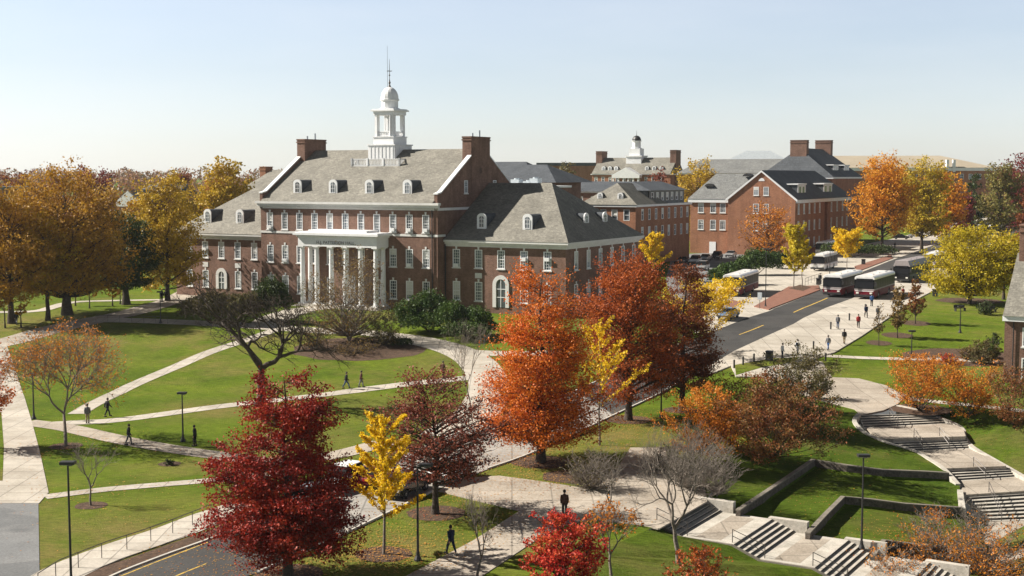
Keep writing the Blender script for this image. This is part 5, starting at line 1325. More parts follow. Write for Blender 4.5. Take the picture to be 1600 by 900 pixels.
shrub(1040, 740, 690, 60, L_dull, 600, .12, 'small dark bush between the two bare bushes', n_prim=60, bm_=M_bark, sub=6)
shrub(1095, 935, 855, 110, L_or2, 3500, .14, 'orange bush at the bottom edge below the steps')
shrub(1470, 890, 795, 150, L_shr, 3200, .13, 'sparse orange twiggy bush in front of the lowest stone wall', z=-3.9, n_prim=90, bm_=M_barkg, sub=7)
shrub(1556, 910, 805, 150, L_shr, 3800, .13, 'sparse bush with orange leaves at the bottom right corner', z=-3.9, n_prim=90, bm_=M_barkg, sub=7)
shrub(1400, 925, 850, 120, L_shr, 1700, .13, 'thin leafed bush at the bottom edge below the lamp', z=-3.9, n_prim=80, bm_=M_barkg, sub=7)
shrub(1450, 850, 795, 70, None, 0, .1, 'leafless bush on the brown bed of the terrace', z=-3.0, n_prim=60, bm_=M_barkg, sub=6)
shrub(1520, 845, 775, 70, None, 0, .1, 'dark leafless bush beside the lowest flight of steps', z=-3.4, n_prim=80, bm_=M_barkg, sub=6)
shrub(1535, 568, 530, 50, L_dull, 2200, .17, 'dark bush against the brick house corner')
shrub(1552, 560, 520, 30, L_dkg, 1500, .17, 'green bush touching the brick house wall')
shrub(1512, 562, 538, 34, L_tw, 900, .16, 'low brown bush left of the dark bush')
shrub(1482, 568, 552, 34, L_scar, 700, .16, 'low red flowering plants beside the thin path')
shrub(1540, 492, 470, 30, L_dkg, 1200, .18, 'low bush under the wide yellow tree')
shrub(265, 727, 716, 18, L_dkg, 260, .12, 'tiny clipped bush in a mulch ring', n_prim=20)
shrub(490, 545, 505, 60, L_tw, 1800, .17, 'low withered bush left of the brown multi-stemmed tree')
shrub(600, 540, 485, 62, L_dull, 3000, .18, 'dull olive bush right of the brown multi-stemmed tree')
shrub(555, 552, 528, 90, L_tw, 1400, .15, 'ground hugging brown brush in the round mulch bed', n_prim=50)
def evergreen(px, py, lumps, n_leaf, leaf, lm, label, name='evergreen_shrub'):
    seed[0] += 1; p = g(px, py); s = sc(p)
    L = [(lx/s, ly, lz/s, rx/s, max(1.2, rx/s*.8), rz/s) for lx, ly, lz, rx, rz in lumps]
    seg = [((0, 0, 0), (l[0]*.9, l[1]*.9, l[2]), .09, .04) for l in L]
    o = empty(name, p, 0, label, 'shrub', 'evergreen shrubs'); link('trunk', tubes_mesh('trunk', seg, M_bark), o); link('crown', bush_mesh(seed[0], L, n_leaf, leaf, lm), o)
evergreen(670, 518, [(-32, 0, 22, 26, 26), (0, 1, 30, 30, 32), (-10, -1.5, 14, 34, 18), (25, 0, 22, 22, 22)], 13000, .26, L_ever, 'rounded evergreen shrub in front of the right part of the main facade')
evergreen(728, 526, [(-22, 0, 26, 26, 28), (14, 0, 22, 28, 24), (0, -2, 12, 36, 15), (30, 1, 12, 20, 14)], 11000, .26, L_ever, 'wide evergreen shrub under the arched window of the right wing')
evergreen(425, 503, [(0, 0, 30, 28, 36), (-22, 1, 20, 20, 24)], 8000, .28, L_dkg, 'very dark evergreen at the left end of the portico')
evergreen(330, 506, [(0, 0, 24, 34, 26), (-30, 1, 18, 26, 20), (28, 0, 22, 28, 24)], 8000, .28, L_dull, 'dark olive shrubs in front of the left wing')
evergreen(378, 508, [(0, 0, 22, 26, 24), (14, 1, 26, 18, 22)], 6000, .28, L_dull, 'low dull shrub between the left wing shrubs and the very dark evergreen')
evergreen(1140, 446, [(0, 0, 16, 24, 18), (-16, 1, 12, 18, 14), (20, 2, 18, 20, 20)], 7000, .36, L_ever, 'evergreen shrub behind the nearest maroon bus')
evergreen(1182, 430, [(0, 0, 18, 24, 22), (22, 1, 16, 22, 18), (-16, 0, 14, 18, 16)], 7000, .36, L_ever, 'taller evergreen shrub between parking lot and bus lane')
evergreen(1215, 420, [(0, 0, 12, 16, 14), (14, 1, 10, 12, 12)], 3500, .38, L_dkg, 'small evergreen at the right end of the parking lot hedge')
evergreen(1330, 402, [(0, 0, 10, 30, 12), (40, 1, 9, 30, 10), (-30, 1, 10, 18, 12)], 5000, .4, L_dkg, 'low dark hedge along the foot of the brick building')
evergreen(630, 540, [(0, 0, 5, 14, 7), (-12, 0, 4, 10, 6)], 1500, .2, L_dkg, 'low clipped bush beside the curved walk')
# ================================================================ vehicles
M_maroon = plain('maroon_bus_paint', (.16, .014, .026), .5, 0, .12, 0)
M_buswhite = plain('white_vehicle_paint', (.78, .78, .77), .35, 0, .5, .3)
M_busgrey = plain('silver_bus_paint', (.30, .27, .27), .5, 0, .2, 0)
M_tyre = plain('tyre_rubber', (.018, .018, .018), .8)
M_rim = plain('wheel_rim', (.35, .35, .36), .35, .7)
M_lens = plain('lamp_lens', (.75, .74, .68), .15)
M_redlens = plain('red_lamp_lens', (.35, .02, .02), .2)
M_black = plain('black_gloss_panel', (.010, .010, .012), .35, 0, .25)
def wheel_mesh():
    t = MB(); t.lathe((0, 0, 0), [(.62, -.5), (.95, -.45), (1.0, -.3), (1.0, .3), (.95, .45), (.62, .5)], 18)
    r = MB(); r.lathe((0, 0, 0), [(.2, -.53), (.6, -.45), (.6, .45), (.2, .53)], 14)
    for m in (t, r): m.v = [(x, z, y) for x, y, z in m.v]
    return t.mesh('tyre', M_tyre), r.mesh('rim', M_rim)
WT, WRM = wheel_mesh()
def wheel(root, x, y, r, wd):
    o = empty('wheel', (x, y, r)); o.parent = root
    for n, m in (('tyre', WT), ('rim', WRM)): c = link(n, m, o); c.scale = (r, wd, r)
    return o
def build_bus(low, roofm, L=12.0, Wd=2.6, Hh=3.1, sign=True, group='shuttle buses at the bus stop', label=''):
    root = empty('bus', (0, 0, 0), 0, label, 'bus', group); belt = M_black if low is M_black else M_busgrey
    hw = Wd/2
    def shell(x0, x1, z0, z1, w0, w1): return None
    b = MB()  # lower body with wheel cut-outs as arches
    prof = [(-L/2, .35), (-L/2+1.9, .35)]
    for cxw in (-L/2+2.6, L/2-3.4):
        prof += [(cxw+.62*math.cos(t), .35+.62*math.sin(t)*1.15) for t in np.linspace(math.pi, 0, 8)]
    prof += [(L/2, .35), (L/2, 1.25), (-L/2-.04, 1.25)]
    b.extr(prof, 'y', -hw, hw); b.build('lower_body', low, root, bevel=.05)
    u = MB(); u.extr([(-L/2-.04, 1.253), (L/2, 1.253), (L/2, 1.42), (-L/2-.03, 1.42)], 'y', -hw+.003, hw-.003); u.build('belt_stripe', belt, root)
    w = MB(); w.extr([(-L/2-.02, 1.423), (L/2-.01, 1.423), (L/2-.03, 2.62), (-L/2+.12, 2.62)], 'y', -hw+.01, hw-.01); w.build('window_band', M_carglass, root)
    pl = MB()
    for i in range(8):
        x = -L/2+1.25+i*(L-2.1)/7
        for s in (-1, 1): pl.box(x-.05, x+.05, s*(hw-.012)-.006, s*(hw-.012)+.012, 1.553, 2.62)
    for x in (-L/2+1.25, L/2-.9): pl.box(x-.04, x+.04, -hw+.02, hw-.02, 2.55, 2.61)
    for s in (-1, 1): pl.box(-L/2+1.2, L/2-.85, s*(hw-.02)-.01, s*(hw-.02)+.01, 2.54, 2.615)
    pl.build('window_frame', M_black if not low is M_buswhite else M_buswhite, root)
    c = [( -hw, 2.623), (hw, 2.623), (hw, 2.84), (hw-.08, 2.98), (hw-.3, Hh), (-hw+.3, Hh), (-hw+.08, 2.98), (-hw, 2.84)]
    r = MB(); r.extr(c, 'x', -L/2+.1, L/2-.02); ro = r.build('roof', roofm, root, bevel=.04)
    a = MB(); a.box(L/2-2.6, L/2-1.2, -.55, .55, Hh+.003, Hh+.1); a.build('roof_unit', roofm, ro, bevel=.04)
    for x in (-2.6, .8): h_ = MB(); h_.box(x-.35, x+.35, -.35, .35, Hh+.003, Hh+.08); h_.build('roof_hatch', roofm, ro)
    ws = MB(); ws.face([(-L/2-.045, -hw+.12, 1.5), (-L/2-.045, hw-.12, 1.5), (-L/2+.085, hw-.14, 2.45), (-L/2+.085, -hw+.14, 2.45)]); ws.build('windshield', M_black, root)
    sg = MB(); sg.box(-L/2+.02, -L/2+.16, -hw+.25, hw-.25, 2.47, 2.76); sg.build('destination_sign', M_black, root)
    bp = MB(); bp.box(-L/2-.14, -L/2-.045, -hw+.03, hw-.03, .38, .68); bp.build('bumper', M_dark, root, bevel=.03)
    for s in (-1, 1):
        h = MB(); h.box(-L/2-.075, -L/2-.02, s*(hw-.42)-.17, s*(hw-.42)+.17, .78, 1.0); h.build('headlight', M_lens, root)
        t = MB(); t.box(L/2-.01, L/2+.03, s*(hw-.25)-.1, s*(hw-.25)+.1, .9, 1.4); t.build('tail_light', M_redlens, root)
        m = MB(); m.tube((-L/2, s*hw, 2.4), (-L/2-.35, s*(hw+.22), 2.3), .03, n=6); m.box(-L/2-.42, -L/2-.3, s*(hw+.24)-.12, s*(hw+.24)+.12, 1.85, 2.35); m.build('mirror', M_dark, root)
        for x in (-L/2+2.6, L/2-3.4): wheel(root, x, s*(hw-.17), .5, .28)
    fb = MB(); fb.box(-L/2-.06, -L/2-.041, -hw+.1, hw-.1, 1.1, 1.2); fb.build('front_band', M_buswhite if low is not M_black else M_black, root)
    for x in (-L/2+.55, .4):
        d = MB(); d.box(x-.5, x+.6, hw-.005, hw+.02, .45, 2.5); d.build('door', M_carglass, root)
    return root
def place(o, p, rz, s=1.0):
    o.location = p; o.rotation_euler = (0, 0, rz); o.scale = (s, s, s); return o
# front corner nearest the camera is where the photo shows it; heading towards the camera
BD = ROT+R(90)   # local +x (rear) points away up the street
def busat(o, px, py, s, L=12.0, ang=0, Y=None):
    p = g(px, py); d = Vector((math.cos(BD+ang), math.sin(BD+ang), 0)); return place(o, Vector((p.x+d.x*L/2*s, p.y+d.y*L/2*s, T(p.y+d.y*L/2*s)+.06)), BD+ang, s)
A_ = build_bus(M_maroon, M_buswhite, label='white-roofed maroon bus standing alone in the left bus bay')
def bus_copy(label):
    c = copy_tree(A_); c['label'] = label; return c
busat(A_, 1143, 464, 1.2, ang=R(6))
busat(bus_copy('white-roofed maroon bus in the street, left of two side by side'), 1300, 465, 1.22)
busat(bus_copy('white-roofed maroon bus at the kerb of the people plaza, right of two side by side'), 1350, 469, 1.27)
dk_bus = build_bus(M_black, M_busgrey, L=14, Hh=3.6, label='tall dark coach standing in shade behind the maroon buses')
busat(dk_bus, 1408, 443, 1.2, 14, ang=R(-3))
busat(bus_copy('maroon bus at the end of the row, mostly behind the wide yellow tree'), 1452, 420, 1.1)
wb = build_bus(M_buswhite, M_buswhite, label='white bus partly hidden by the slim yellow ginkgo')
busat(wb, 1277, 424, 1.15, ang=R(3))
wb2 = copy_tree(wb); wb2['label'] = 'second white bus farther back near the brick building'; busat(wb2, 1283, 400, 1.15, ang=R(3))
def build_car(paint, label, suv=False, group=None):
    root = empty('car', (0, 0, 0), 0, label, 'car', group)
    L, hw = 4.6, .9; zt = 1.72 if suv else 1.45
    pr = [(-2.3, .38), (-1.85, .34)]+[(-1.42+.36*math.cos(t), .34+.36*math.sin(t)) for t in np.linspace(math.pi, 0, 7)]+[(1.38+.36*math.cos(t), .34+.36*math.sin(t)) for t in np.linspace(math.pi, 0, 7)]+[(1.9, .34), (2.28, .4), (2.32, .75), (2.25, .95 if not suv else 1.05), (1.9, 1.0), (1.3, 1.02), (-1.0, .98), (-2.0, .84), (-2.28, .7)]
    b = MB(); b.extr(pr, 'y', -hw, hw); b.build('body', paint, root, bevel=.07, smooth=False)
    gl = [(-1.05, .97), (1.75 if suv else 1.5, 1.0), (1.6 if suv else .95, zt-.05), (-.35, zt-.05)]
    m = MB(); k = len(gl)
    bot = [(x, z, hw-.06 if z < 1.1 else hw-.24) for x, z in gl]
    for s in (-1, 1): m.v += [(x, s*y, z) for x, z, y in bot]
    m.f = [tuple(range(k)), tuple(reversed(range(k, 2*k)))]+[(i, (i+1) % k, k+(i+1) % k, k+i) for i in range(k)]; m.m = [0]*len(m.f)
    m.build('windows', M_carglass, root)
    r = MB(); x1 = 1.62 if suv else .97; r.prism([(-.37, -hw+.22), (x1, -hw+.22), (x1, hw-.22), (-.37, hw-.22)], zt-.053, zt); r.build('roof', paint, root, bevel=.02)
    pi = MB()
    for s in (-1, 1):
        for x in (.28,): pi.prism([(x, s*(hw-.05)), (x+.08, s*(hw-.05)), (x+.08, s*(hw-.09)), (x, s*(hw-.09))][::s], 1.0, 1.02)
        h = MB(); h.box(-2.33, -2.2, s*.62-.2, s*.62+.2, .62, .76); h.build('headlight', M_lens, root)
        t = MB(); t.box(2.24, 2.335, s*.65-.18, s*.65+.18, .72, .9); t.build('tail_light', M_redlens, root)
        mr = MB(); mr.box(-.85, -.7, s*(hw+.02)-.08, s*(hw+.02)+.08, .98, 1.12); mr.build('mirror', paint, root)
        for x in (-1.42, 1.38): wheel(root, x, s*(hw-.12), .33, .22)
    bp = MB(); bp.box(-2.36, -2.25, -.75, .75, .4, .55); bp.build('bumper', M_dark, root)
    return root
P_silver = plain('silver_car_paint', (.45, .46, .47), .3, .5, .5, .5); P_navy = plain('navy_car_paint', (.03, .04, .07), .25, .2, .5, .6); P_blk = plain('black_car_paint', (.015, .015, .016), .25, .1, .5, .6)
P_blue = plain('light_blue_car_paint', (.16, .26, .42), .3, .3, .5, .5); P_redc = plain('dark_red_car_paint', (.18, .02, .02), .3, .2, .5, .5)
def carat(o, px, py, rz, s=1.08):
    p = g(px, py); return place(o, Vector((p.x, p.y, p.z+.055)), rz, s)
sd1 = math.atan2((g(640, 740)-g(540, 780)).y, (g(640, 740)-g(540, 780)).x)
carat(build_car(M_buswhite, 'white car in the street between the crimson tree and the ginkgo', True), 535, 764, sd1+math.pi*0)
carat(build_car(P_blk, 'black car just right of the white car, behind the ginkgo'), 634, 772, sd1)
carat(build_car(P_redc, 'dark red car tucked behind the ginkgo leaves'), 585, 757, sd1+math.pi)
carat(build_car(M_buswhite, 'white car behind the trunk of the thin russet oak'), 704, 750, sd1)
carat(build_car(P_silver, 'silver car in the street behind the crimson tree'), 480, 792, sd1)
carat(build_car(P_blue, 'light blue car beside the dark brown-red oak'), 1138, 498, BD)
for i, (px, py, pt, s, lb) in enumerate([(1068, 412, P_navy, 0, 'navy car at the left end of the parking lot'), (1086, 412, M_buswhite, 1, 'white sport utility car in the parking lot'), (1102, 408, P_silver, 0, 'silver car parked below the white door'), (1120, 405, P_blk, 1, 'dark car parked right of the white door'), (1098, 422, P_silver, 1, 'nearer silver car at the hedge side of the parking lot'), (1142, 402, P_silver, 0, 'silver car glimpsed behind the evergreen hedge'), (1060, 420, P_redc, 0, 'red car behind the yellow ginkgo by the parking lot')]):
    carat(build_car(pt, lb, bool(s), 'cars in the parking lot'), px, py, ROT+R(90)+R(8), 1.15)
for px, py, pt, rz, lb in [(1502, 335, P_blk, BD, 'dark car farthest up the street'), (1530, 341, M_buswhite, R(170), 'white car crossing at the far junction'), (1560, 341, P_navy, R(175), 'navy car at the far junction beside the white one'), (1492, 374, P_blk, BD, 'black car waiting before the far crosswalk'), (1408, 374, P_blk, R(160), 'dark car parked by the hedge beyond the bus bays'), (1432, 372, P_silver, R(160), 'silver car parked by the lawn beyond the bus bays')]:
    carat(build_car(pt, lb, False, 'cars far up the street'), px, py, rz, 1.15)
# ================================================================ street furniture
def lamp(px, py, top, label, arm=0, z=None, rz=0, double=False, base=True):
    p = g(px, py) if z is None else P(px, py, z); h = (py-top)/sc(p)
    o = empty('street_lamp', p, rz, label, 'street lamp', 'black street lamps')
    m = MB(); m.lathe((0, 0, 0), [(.09, .2), (.075, 1.5), (.055, h-.25)], 10); m.build('pole', M_dark, o)
    m = MB(); m.lathe((0, 0, 0), [(.24, 0), (.24, .1), (.13, .35), (.10, .6)], 10); m.build('base', M_dark, o)
    m = MB(); x0 = -.1 if not arm else .06
    m.box(-.04, .75 if arm else .25, -.04, .04, h-.25, h-.17); m.build('arm', M_dark, o)
    m = MB(); c = .55 if arm else .0
    m.prism([(c-.42, -.25), (c+.42, -.25), (c+.42, .25), (c-.42, .25)], h-.165, h+.02); hd = m.build('lamp_head', M_dark, o, bevel=.03)
    m = MB(); m.box(c-.3, c+.3, -.17, .17, h-.185, h-.168); m.build('lens', M_lens, hd)
    return o
lamp(112, 935, 718, 'tall black street lamp at the lower left by the walk railing')
lamp(286, 690, 612, 'black street lamp on the lawn left of the crimson tree')
lamp(653, 876, 722, 'black street lamp right of the small yellow ginkgo', 1)
lamp(1346, 858, 708, 'lamp post on the lowest terrace of the hollow lawn', z=-1.95)
lamp(1424, 560, 516, 'short lamp post beside the thin path on the right bank')
lamp(251, 505, 455, 'lamp post beside the path left of the hall')
lamp(1196, 480, 388, 'tall lamp post at the near tip of the brick island')
lamp(1296, 446, 384, 'lamp post between the white bus and the wide ginkgo')
lamp(1378, 393, 352, 'lamp post on the far pavement under the tall orange tree')
lamp(1033, 653, 575, 'thin lamp post between the two maroon-orange trees')
lamp(53, 655, 583, 'lamp post beside the half bare orange tree', 0)
lamp(1500, 520, 478, 'lamp post on the bank below the wide yellow tree')
lamp(1545, 378, 338, 'pale headed lamp post near the far junction')
def bollard(px, py, label, s=1.0):
    p = g(px, py); m = MB(); m.lathe((0, 0, 0), [(.11, 0), (.11, .85), (.13, .87), (.13, .95), (.05, 1.05)], 10)
    o = m.build('bollard', M_dark, None); o.location = p+Vector((0, 0, .14)); tag(o, label, 'bollard', 'bollards on the people plaza')
for px, py, lb in [(1161, 572, 'leftmost bollard on the grass edge'), (1178, 567, 'bollard left of the litter bin'), (1298, 516, 'bollard in the middle of the plaza among walkers'), (1327, 502, 'bollard nearer the buses among walkers'), (1290, 566, 'bollard at the end of the thin path'), (1147, 577, 'bollard beside the dark oak'), (1271, 547, 'bollard left of the blue clothed walker'), (1352, 487, 'bollard close to the right maroon bus')]: bollard(px, py, lb)
def bin_(px, py, label):
    p = g(px, py); o = empty('litter_bin', p+Vector((0, 0, .14)), ROT, label, 'litter bin', 'black litter bins')
    m = MB(); m.box(-.38, .38, -.38, .38, 0, 1.1); m.build('bin_body', M_dark, o, bevel=.04); m = MB(); m.prism([(-.42, -.42), (.42, -.42), (.42, .42), (-.42, .42)], 1.103, 1.22); m.box(-.25, .25, -.43, -.4, .85, 1.0); m.build('lid', M_black, o)
bin_(1202, 565, 'black litter bin by the grass strip'); bin_(1461, 464, 'black litter bin under the wide yellow tree'); bin_(1349, 414, 'black litter bin on the brick island by the buses'); bin_(1279, 446, 'black litter bin beside the left street bus')
def railing(name, pts, posts, label, h=1.0, group=None, cat='railing', mids=0):
    """pts world points along the ground"""
    o = empty(name, pts[0], 0, label, cat, group)
    cum = [0]
    for a, b in zip(pts, pts[1:]): cum.append(cum[-1]+(b-a).length)
    def pos(s):
        for i in range(len(pts)-1):
            if s <= cum[i+1]+1e-6: return pts[i].lerp(pts[i+1], (s-cum[i])/(cum[i+1]-cum[i]))
        return pts[-1]
    for k in range(posts):
        q = pos(cum[-1]*k/(posts-1)); m = MB(); m.tube((q.x, q.y, q.z-.05), (q.x, q.y, q.z+h), .03, n=6); c = m.build('post', M_iron, o); c.location = -o.location
    for lv in [h]+[h*(i+1)/(mids+1) for i in range(mids)]:
        m = MB()
        for a, b in zip(pts, pts[1:]): m.tube((a.x, a.y, a.z+lv), (b.x, b.y, b.z+lv), .03, n=6)
        c = m.build('rail', M_iron, o); c.location = -o.location
    return o
railing('walk_railing', [g(60, 922), g(94, 900), g(165, 871), g(222, 852), g(276, 832), g(330, 810)], 9, 'thin metal railing along the sidewalk at lower left')
railing('walk_railing', [g(150, 503), g(190, 504), g(232, 505), g(262, 506)], 7, 'thin metal railing beside the path left of the hall')
railing('fence', [g(1258, 447)+Vector((0, 0, .15)), g(1268, 443)+Vector((0, 0, .15)), g(1284, 438)+Vector((0, 0, .15))], 6, 'pale barrier rail on the island behind the ginkgos', 1.3, mids=1)
for k in range(4):
    z_ = -.75*k; a = sp(5.6*k-.2, .5, z_); b = sp(5.6*k+2.1, .5, z_-.75)
    railing('handrail', [a, b], 2, f'handrail on the lawn side of the {names[k]} flight of the left steps', .9, 'handrails of the left steps', 'handrail', 1)
for i, (a, b, lb) in enumerate([((1390, 650, 0), (1403, 668, -.75), 'handrail in the middle of the uppermost winding flight'), ((1428, 684, -.8), (1441, 704, -1.7), 'handrail left of the second winding flight'), ((1468, 682, -.8), (1483, 702, -1.7), 'handrail in the middle of the second winding flight'), ((1521, 730, -1.75), (1540, 749, -2.5), 'handrail in the middle of the third winding flight'), ((1545, 770, -2.55), (1565, 814, -3.86), 'handrail in the middle of the broad lowest winding flight')]):
    railing('handrail', [P(*a), P(*b)], 2, lb, .95, 'handrails of the winding steps', 'handrail', 1)
# sign by the island
p = g(1187, 482); o = empty('bus_stop_sign', p, ROT, 'pale bus stop board on a post near the tip of the brick island', 'sign')
m = MB(); m.tube((0, 0, 0), (0, 0, 2.6), .04); m.build('post', M_iron, o); m = MB(); m.box(-.35, .35, -.05, -.005, 1.4, 2.5); m.box(-.3, .3, -.06, -.052, 1.5, 2.4); m.build('board', M_metal, o)
p = g(1135, 476); o = empty('sign_post', p, ROT, 'small sign post on the small brick patch before the left bus', 'sign')
m = MB(); m.tube((0, 0, 0), (0, 0, 2.2), .035); m.build('post', M_iron, o); m = MB(); m.box(-.2, .2, -.04, -.005, 1.7, 2.2); m.build('board', M_whitep, o)
# bench pair on bank
for px, py, lb in ((1500, 486, 'dark bench under the wide yellow tree'), (1548, 488, 'dark bench nearer the brick house')):
    p = g(px, py); o = empty('bench', p, R(20), lb, 'bench', 'benches under the yellow tree')
    m = MB(); m.box(-1, 1, -.25, .25, .42, .48); m.build('seat', M_dark, o); m = MB(); m.box(-1, 1, .22, .28, .5, .95); m.build('backrest', M_dark, o)
    for sx in (-.85, .85): m = MB(); m.box(sx-.04, sx+.04, -.22, .22, 0, .42); m.build('leg', M_dark, o)
# ================================================================ people
def skin_mesh(name, J, E, mat, sub=1, root=0):
    me = bpy.data.meshes.new(name); me.from_pydata([j[:3] for j in J], E, []); o = bpy.data.objects.new('tmp', me); COL.objects.link(o)
    s = o.modifiers.new('s', 'SKIN'); s.use_smooth_shade = True; s.branch_smoothing = .4
    sv = me.skin_vertices[0].data
    for i, j in enumerate(J): r = j[3]; sv[i].radius = (r if not isinstance(r, tuple) else r[0], r if not isinstance(r, tuple) else r[1]); sv[i].use_root = (i == root)
    q = o.modifiers.new('q', 'SUBSURF'); q.levels = q.render_levels = sub
    dg = bpy.context.evaluated_depsgraph_get(); r = bpy.data.meshes.new_from_object(o.evaluated_get(dg)); bpy.data.objects.remove(o)
    r.materials.clear(); r.materials.append(mat); r.name = name; return r
M_skin = plain('skin', (.42, .25, .18), .6); M_hair = plain('dark_hair', (.03, .02, .015), .7); M_hairb = plain('light_brown_hair', (.16, .09, .04), .7)
M_shoe = plain('shoe_leather', (.03, .03, .03), .6)
def pose_joints(kind):
    # x forward; y side. returns dict of joints for standing / walking
    st = {'walk': (.34, -.36, .12), 'stride': (.24, -.24, .08), 'stand': (.04, -.05, 0)}[kind]
    a, b, lift = st; j = {}
    j['pel'] = (0, 0, .95); j['wai'] = (.01, 0, 1.10); j['che'] = (.03, 0, 1.32); j['nck'] = (.05, 0, 1.50); j['hd0'] = (.07, 0, 1.58); j['hd1'] = (.075, 0, 1.70)
    for s, f, n in ((1, a, 'L'), (-1, b, 'R')):
        j['hip'+n] = (0, .09*s, .90); j['kne'+n] = (f*.6+.05, .10*s, .50+(.02 if f < 0 else 0)); j['ank'+n] = (f, .10*s, .10+(lift if f < 0 else 0)); j['toe'+n] = (f+.17, .11*s, .05+(lift*.3 if f < 0 else 0))
        g2 = -f*.8; j['sho'+n] = (.03, .18*s, 1.42); j['elb'+n] = (g2*.35-.02, .24*s, 1.14); j['wri'+n] = (g2*.85+.08, .23*s, .90); j['han'+n] = (g2*.95+.10, .225*s, .83)
    return j
def person_meshes(kind):
    j = pose_joints(kind)
    J, E, ix = [], [], {}
    def add(n, r, p=None, pos=None):
        ix[n] = len(J); J.append((*(pos or j[n]), r)); 
        if p is not None: E.append((ix[p], ix[n]))
    add('pel', .12); add('wai', .10, 'pel'); add('che', .11, 'wai'); add('nck', .055, 'che'); add('hd0', .075, 'nck'); add('hd1', .092, 'hd0')
    add('nose', .018, 'hd0', (.165, 0, 1.63))
    for n, s in (('L', 1), ('R', -1)):
        add('hip'+n, .095, 'pel'); add('kne'+n, .06, 'hip'+n); add('ank'+n, .04, 'kne'+n); add('toe'+n, .035, 'ank'+n)
        add('sho'+n, .065, 'che'); add('elb'+n, .042, 'sho'+n); add('wri'+n, .03, 'elb'+n); add('han'+n, .032, 'wri'+n)
        h = j['han'+n]
        for q, (dx, dz, dy) in enumerate(((.045, -.075, 0), (.02, -.09, 0), (-.005, -.085, 0), (-.03, -.07, 0), (.06, -.03, -.03*s))):
            add(f'f{q}'+n, .008, 'han'+n, (h[0]+dx, h[1]+dy, h[2]+dz))
    body = skin_mesh('body', J, E, M_skin)
    def rings(mb, rs, n=12):
        k = len(mb.v)
        for x, y, z, rx, ry in rs:
            for i in range(n): t = 2*math.pi*i/n; mb.v.append((x+rx*math.cos(t), y+ry*math.sin(t), z))
        for q in range(len(rs)-1):
            for i in range(n): i2 = (i+1) % n; mb.f.append((k+q*n+i, k+q*n+i2, k+(q+1)*n+i2, k+(q+1)*n+i)); mb.m.append(0)
        mb.f.append(tuple(k+i for i in reversed(range(n)))); mb.m.append(0); q = len(rs)-1; mb.f.append(tuple(k+q*n+i for i in range(n))); mb.m.append(0)
    jk = MB(); rings(jk, [(0, 0, .86, .15, .19), (0, 0, .98, .155, .195), (.01, 0, 1.12, .145, .18), (.03, 0, 1.32, .155, .205), (.035, 0, 1.42, .135, .20), (.045, 0, 1.48, .09, .12), (.05, 0, 1.53, .065, .07)])
    tr = MB(); rings(tr, [(0, 0, .84, .13, .175), (0, 0, 1.0, .135, .175)])
    for n in 'LR':
        S_, E_, W_ = (Vector(j[q+n]) for q in ('sho', 'elb', 'wri'))
        jk.tube(S_+(S_-E_)*.12, E_, .085, .062, 8); jk.tube(E_+(S_-E_)*.1, W_, .064, .046, 8)
        H_, K_, A_2 = (Vector(j[q+n]) for q in ('hip', 'kne', 'ank'))
        tr.tube(H_+(H_-K_)*.1, K_, .105, .075, 9); tr.tube(K_+(H_-K_)*.08, A_2, .077, .058, 9)
    hair = MB(); hair.lathe((.055, 0, 1.60), [(.05, 0), (.105, .03), (.112, .10), (.095, .17), (.05, .21), (.01, .22)], 10)
    shoes = []
    for n in 'LR':
        a, t = j['ank'+n], j['toe'+n]; m = MB(); m.prism([(a[0]-.08, a[1]-.05), (t[0]+.04, t[1]-.045), (t[0]+.06, t[1]), (t[0]+.04, t[1]+.045), (a[0]-.08, a[1]+.05)], max(0, t[2]-.05), t[2]+.05)
        shoes.append(m.mesh('shoe', M_shoe))
    return body, jk, tr, hair.mesh('hair', M_hair, True), shoes
cloth = {}
def cm_(name, col):
    if name not in cloth: cloth[name] = plain(name+'_cloth', col, .85, 0, .2)
    return cloth[name]
BLK = ('black', (.018, .018, .02)); NAV = ('navy', (.02, .03, .06)); GRY = ('grey', (.14, .14, .15)); WHT = ('white', (.62, .62, .62)); JEA = ('denim', (.05, .08, .15)); RED = ('red', (.28, .03, .03)); TAN = ('khaki', (.30, .24, .16)); BRN = ('brown', (.10, .05, .035)); BLU = ('blue', (.05, .12, .30))
PM = {}
PJ = {}
def person(px, py, rz, kind, top, bot, label, hpx=None, off=.05, bag=None, z=None):
    if kind not in PM: PM[kind] = person_meshes(kind)
    body, jk, tr, hair, shoes = PM[kind]
    p = g(px, py) if z is None else P(px, py, z)
    o = empty('person', p+Vector((0, 0, off)), rz, label, 'person')
    o.scale = (1.06,)*3
    link('body', body, o)
    for nm, data, c in (('jacket', jk, top), ('trousers', tr, bot)):
        k = (kind, nm, c[0])
        if k not in PJ: PJ[k] = data.mesh(nm, cm_(*c), True)
        link(nm, PJ[k], o)
    link('hair', hair, o)
    for s in shoes: link('shoe', s, o)
    if bag:
        m = MB(); m.prism([(-.30, -.14), (-.13, -.15), (-.13, .15), (-.30, .14)], 1.02, 1.44); b = m.mesh('backpack', cm_(*bag))
        q = link('backpack', b); q.location = o.location; q.rotation_euler = (0, 0, rz); q.scale = (1.06,)*3
        md = q.modifiers.new('b', 'BEVEL'); md.width = .05; md.segments = 2
        tag(q, 'backpack worn by the '+label, 'backpack')
RT, LF = 0, math.pi
person(541, 608, .1, 'walk', BLK, JEA, 'walker in black jacket and jeans, left of the pair on the lawn path')
person(564, 606, .1, 'stride', BRN, GRY, 'walker in brown top, right of the pair on the lawn path')
person(168, 652, .9, 'walk', BLK, BLK, 'dark figure striding on the left lawn path')
person(137, 662, 1.8, 'stand', GRY, TAN, 'figure in grey standing at the left path junction')
person(201, 696, .2, 'stride', BLK, GRY, 'figure in black on the lower left paved path')
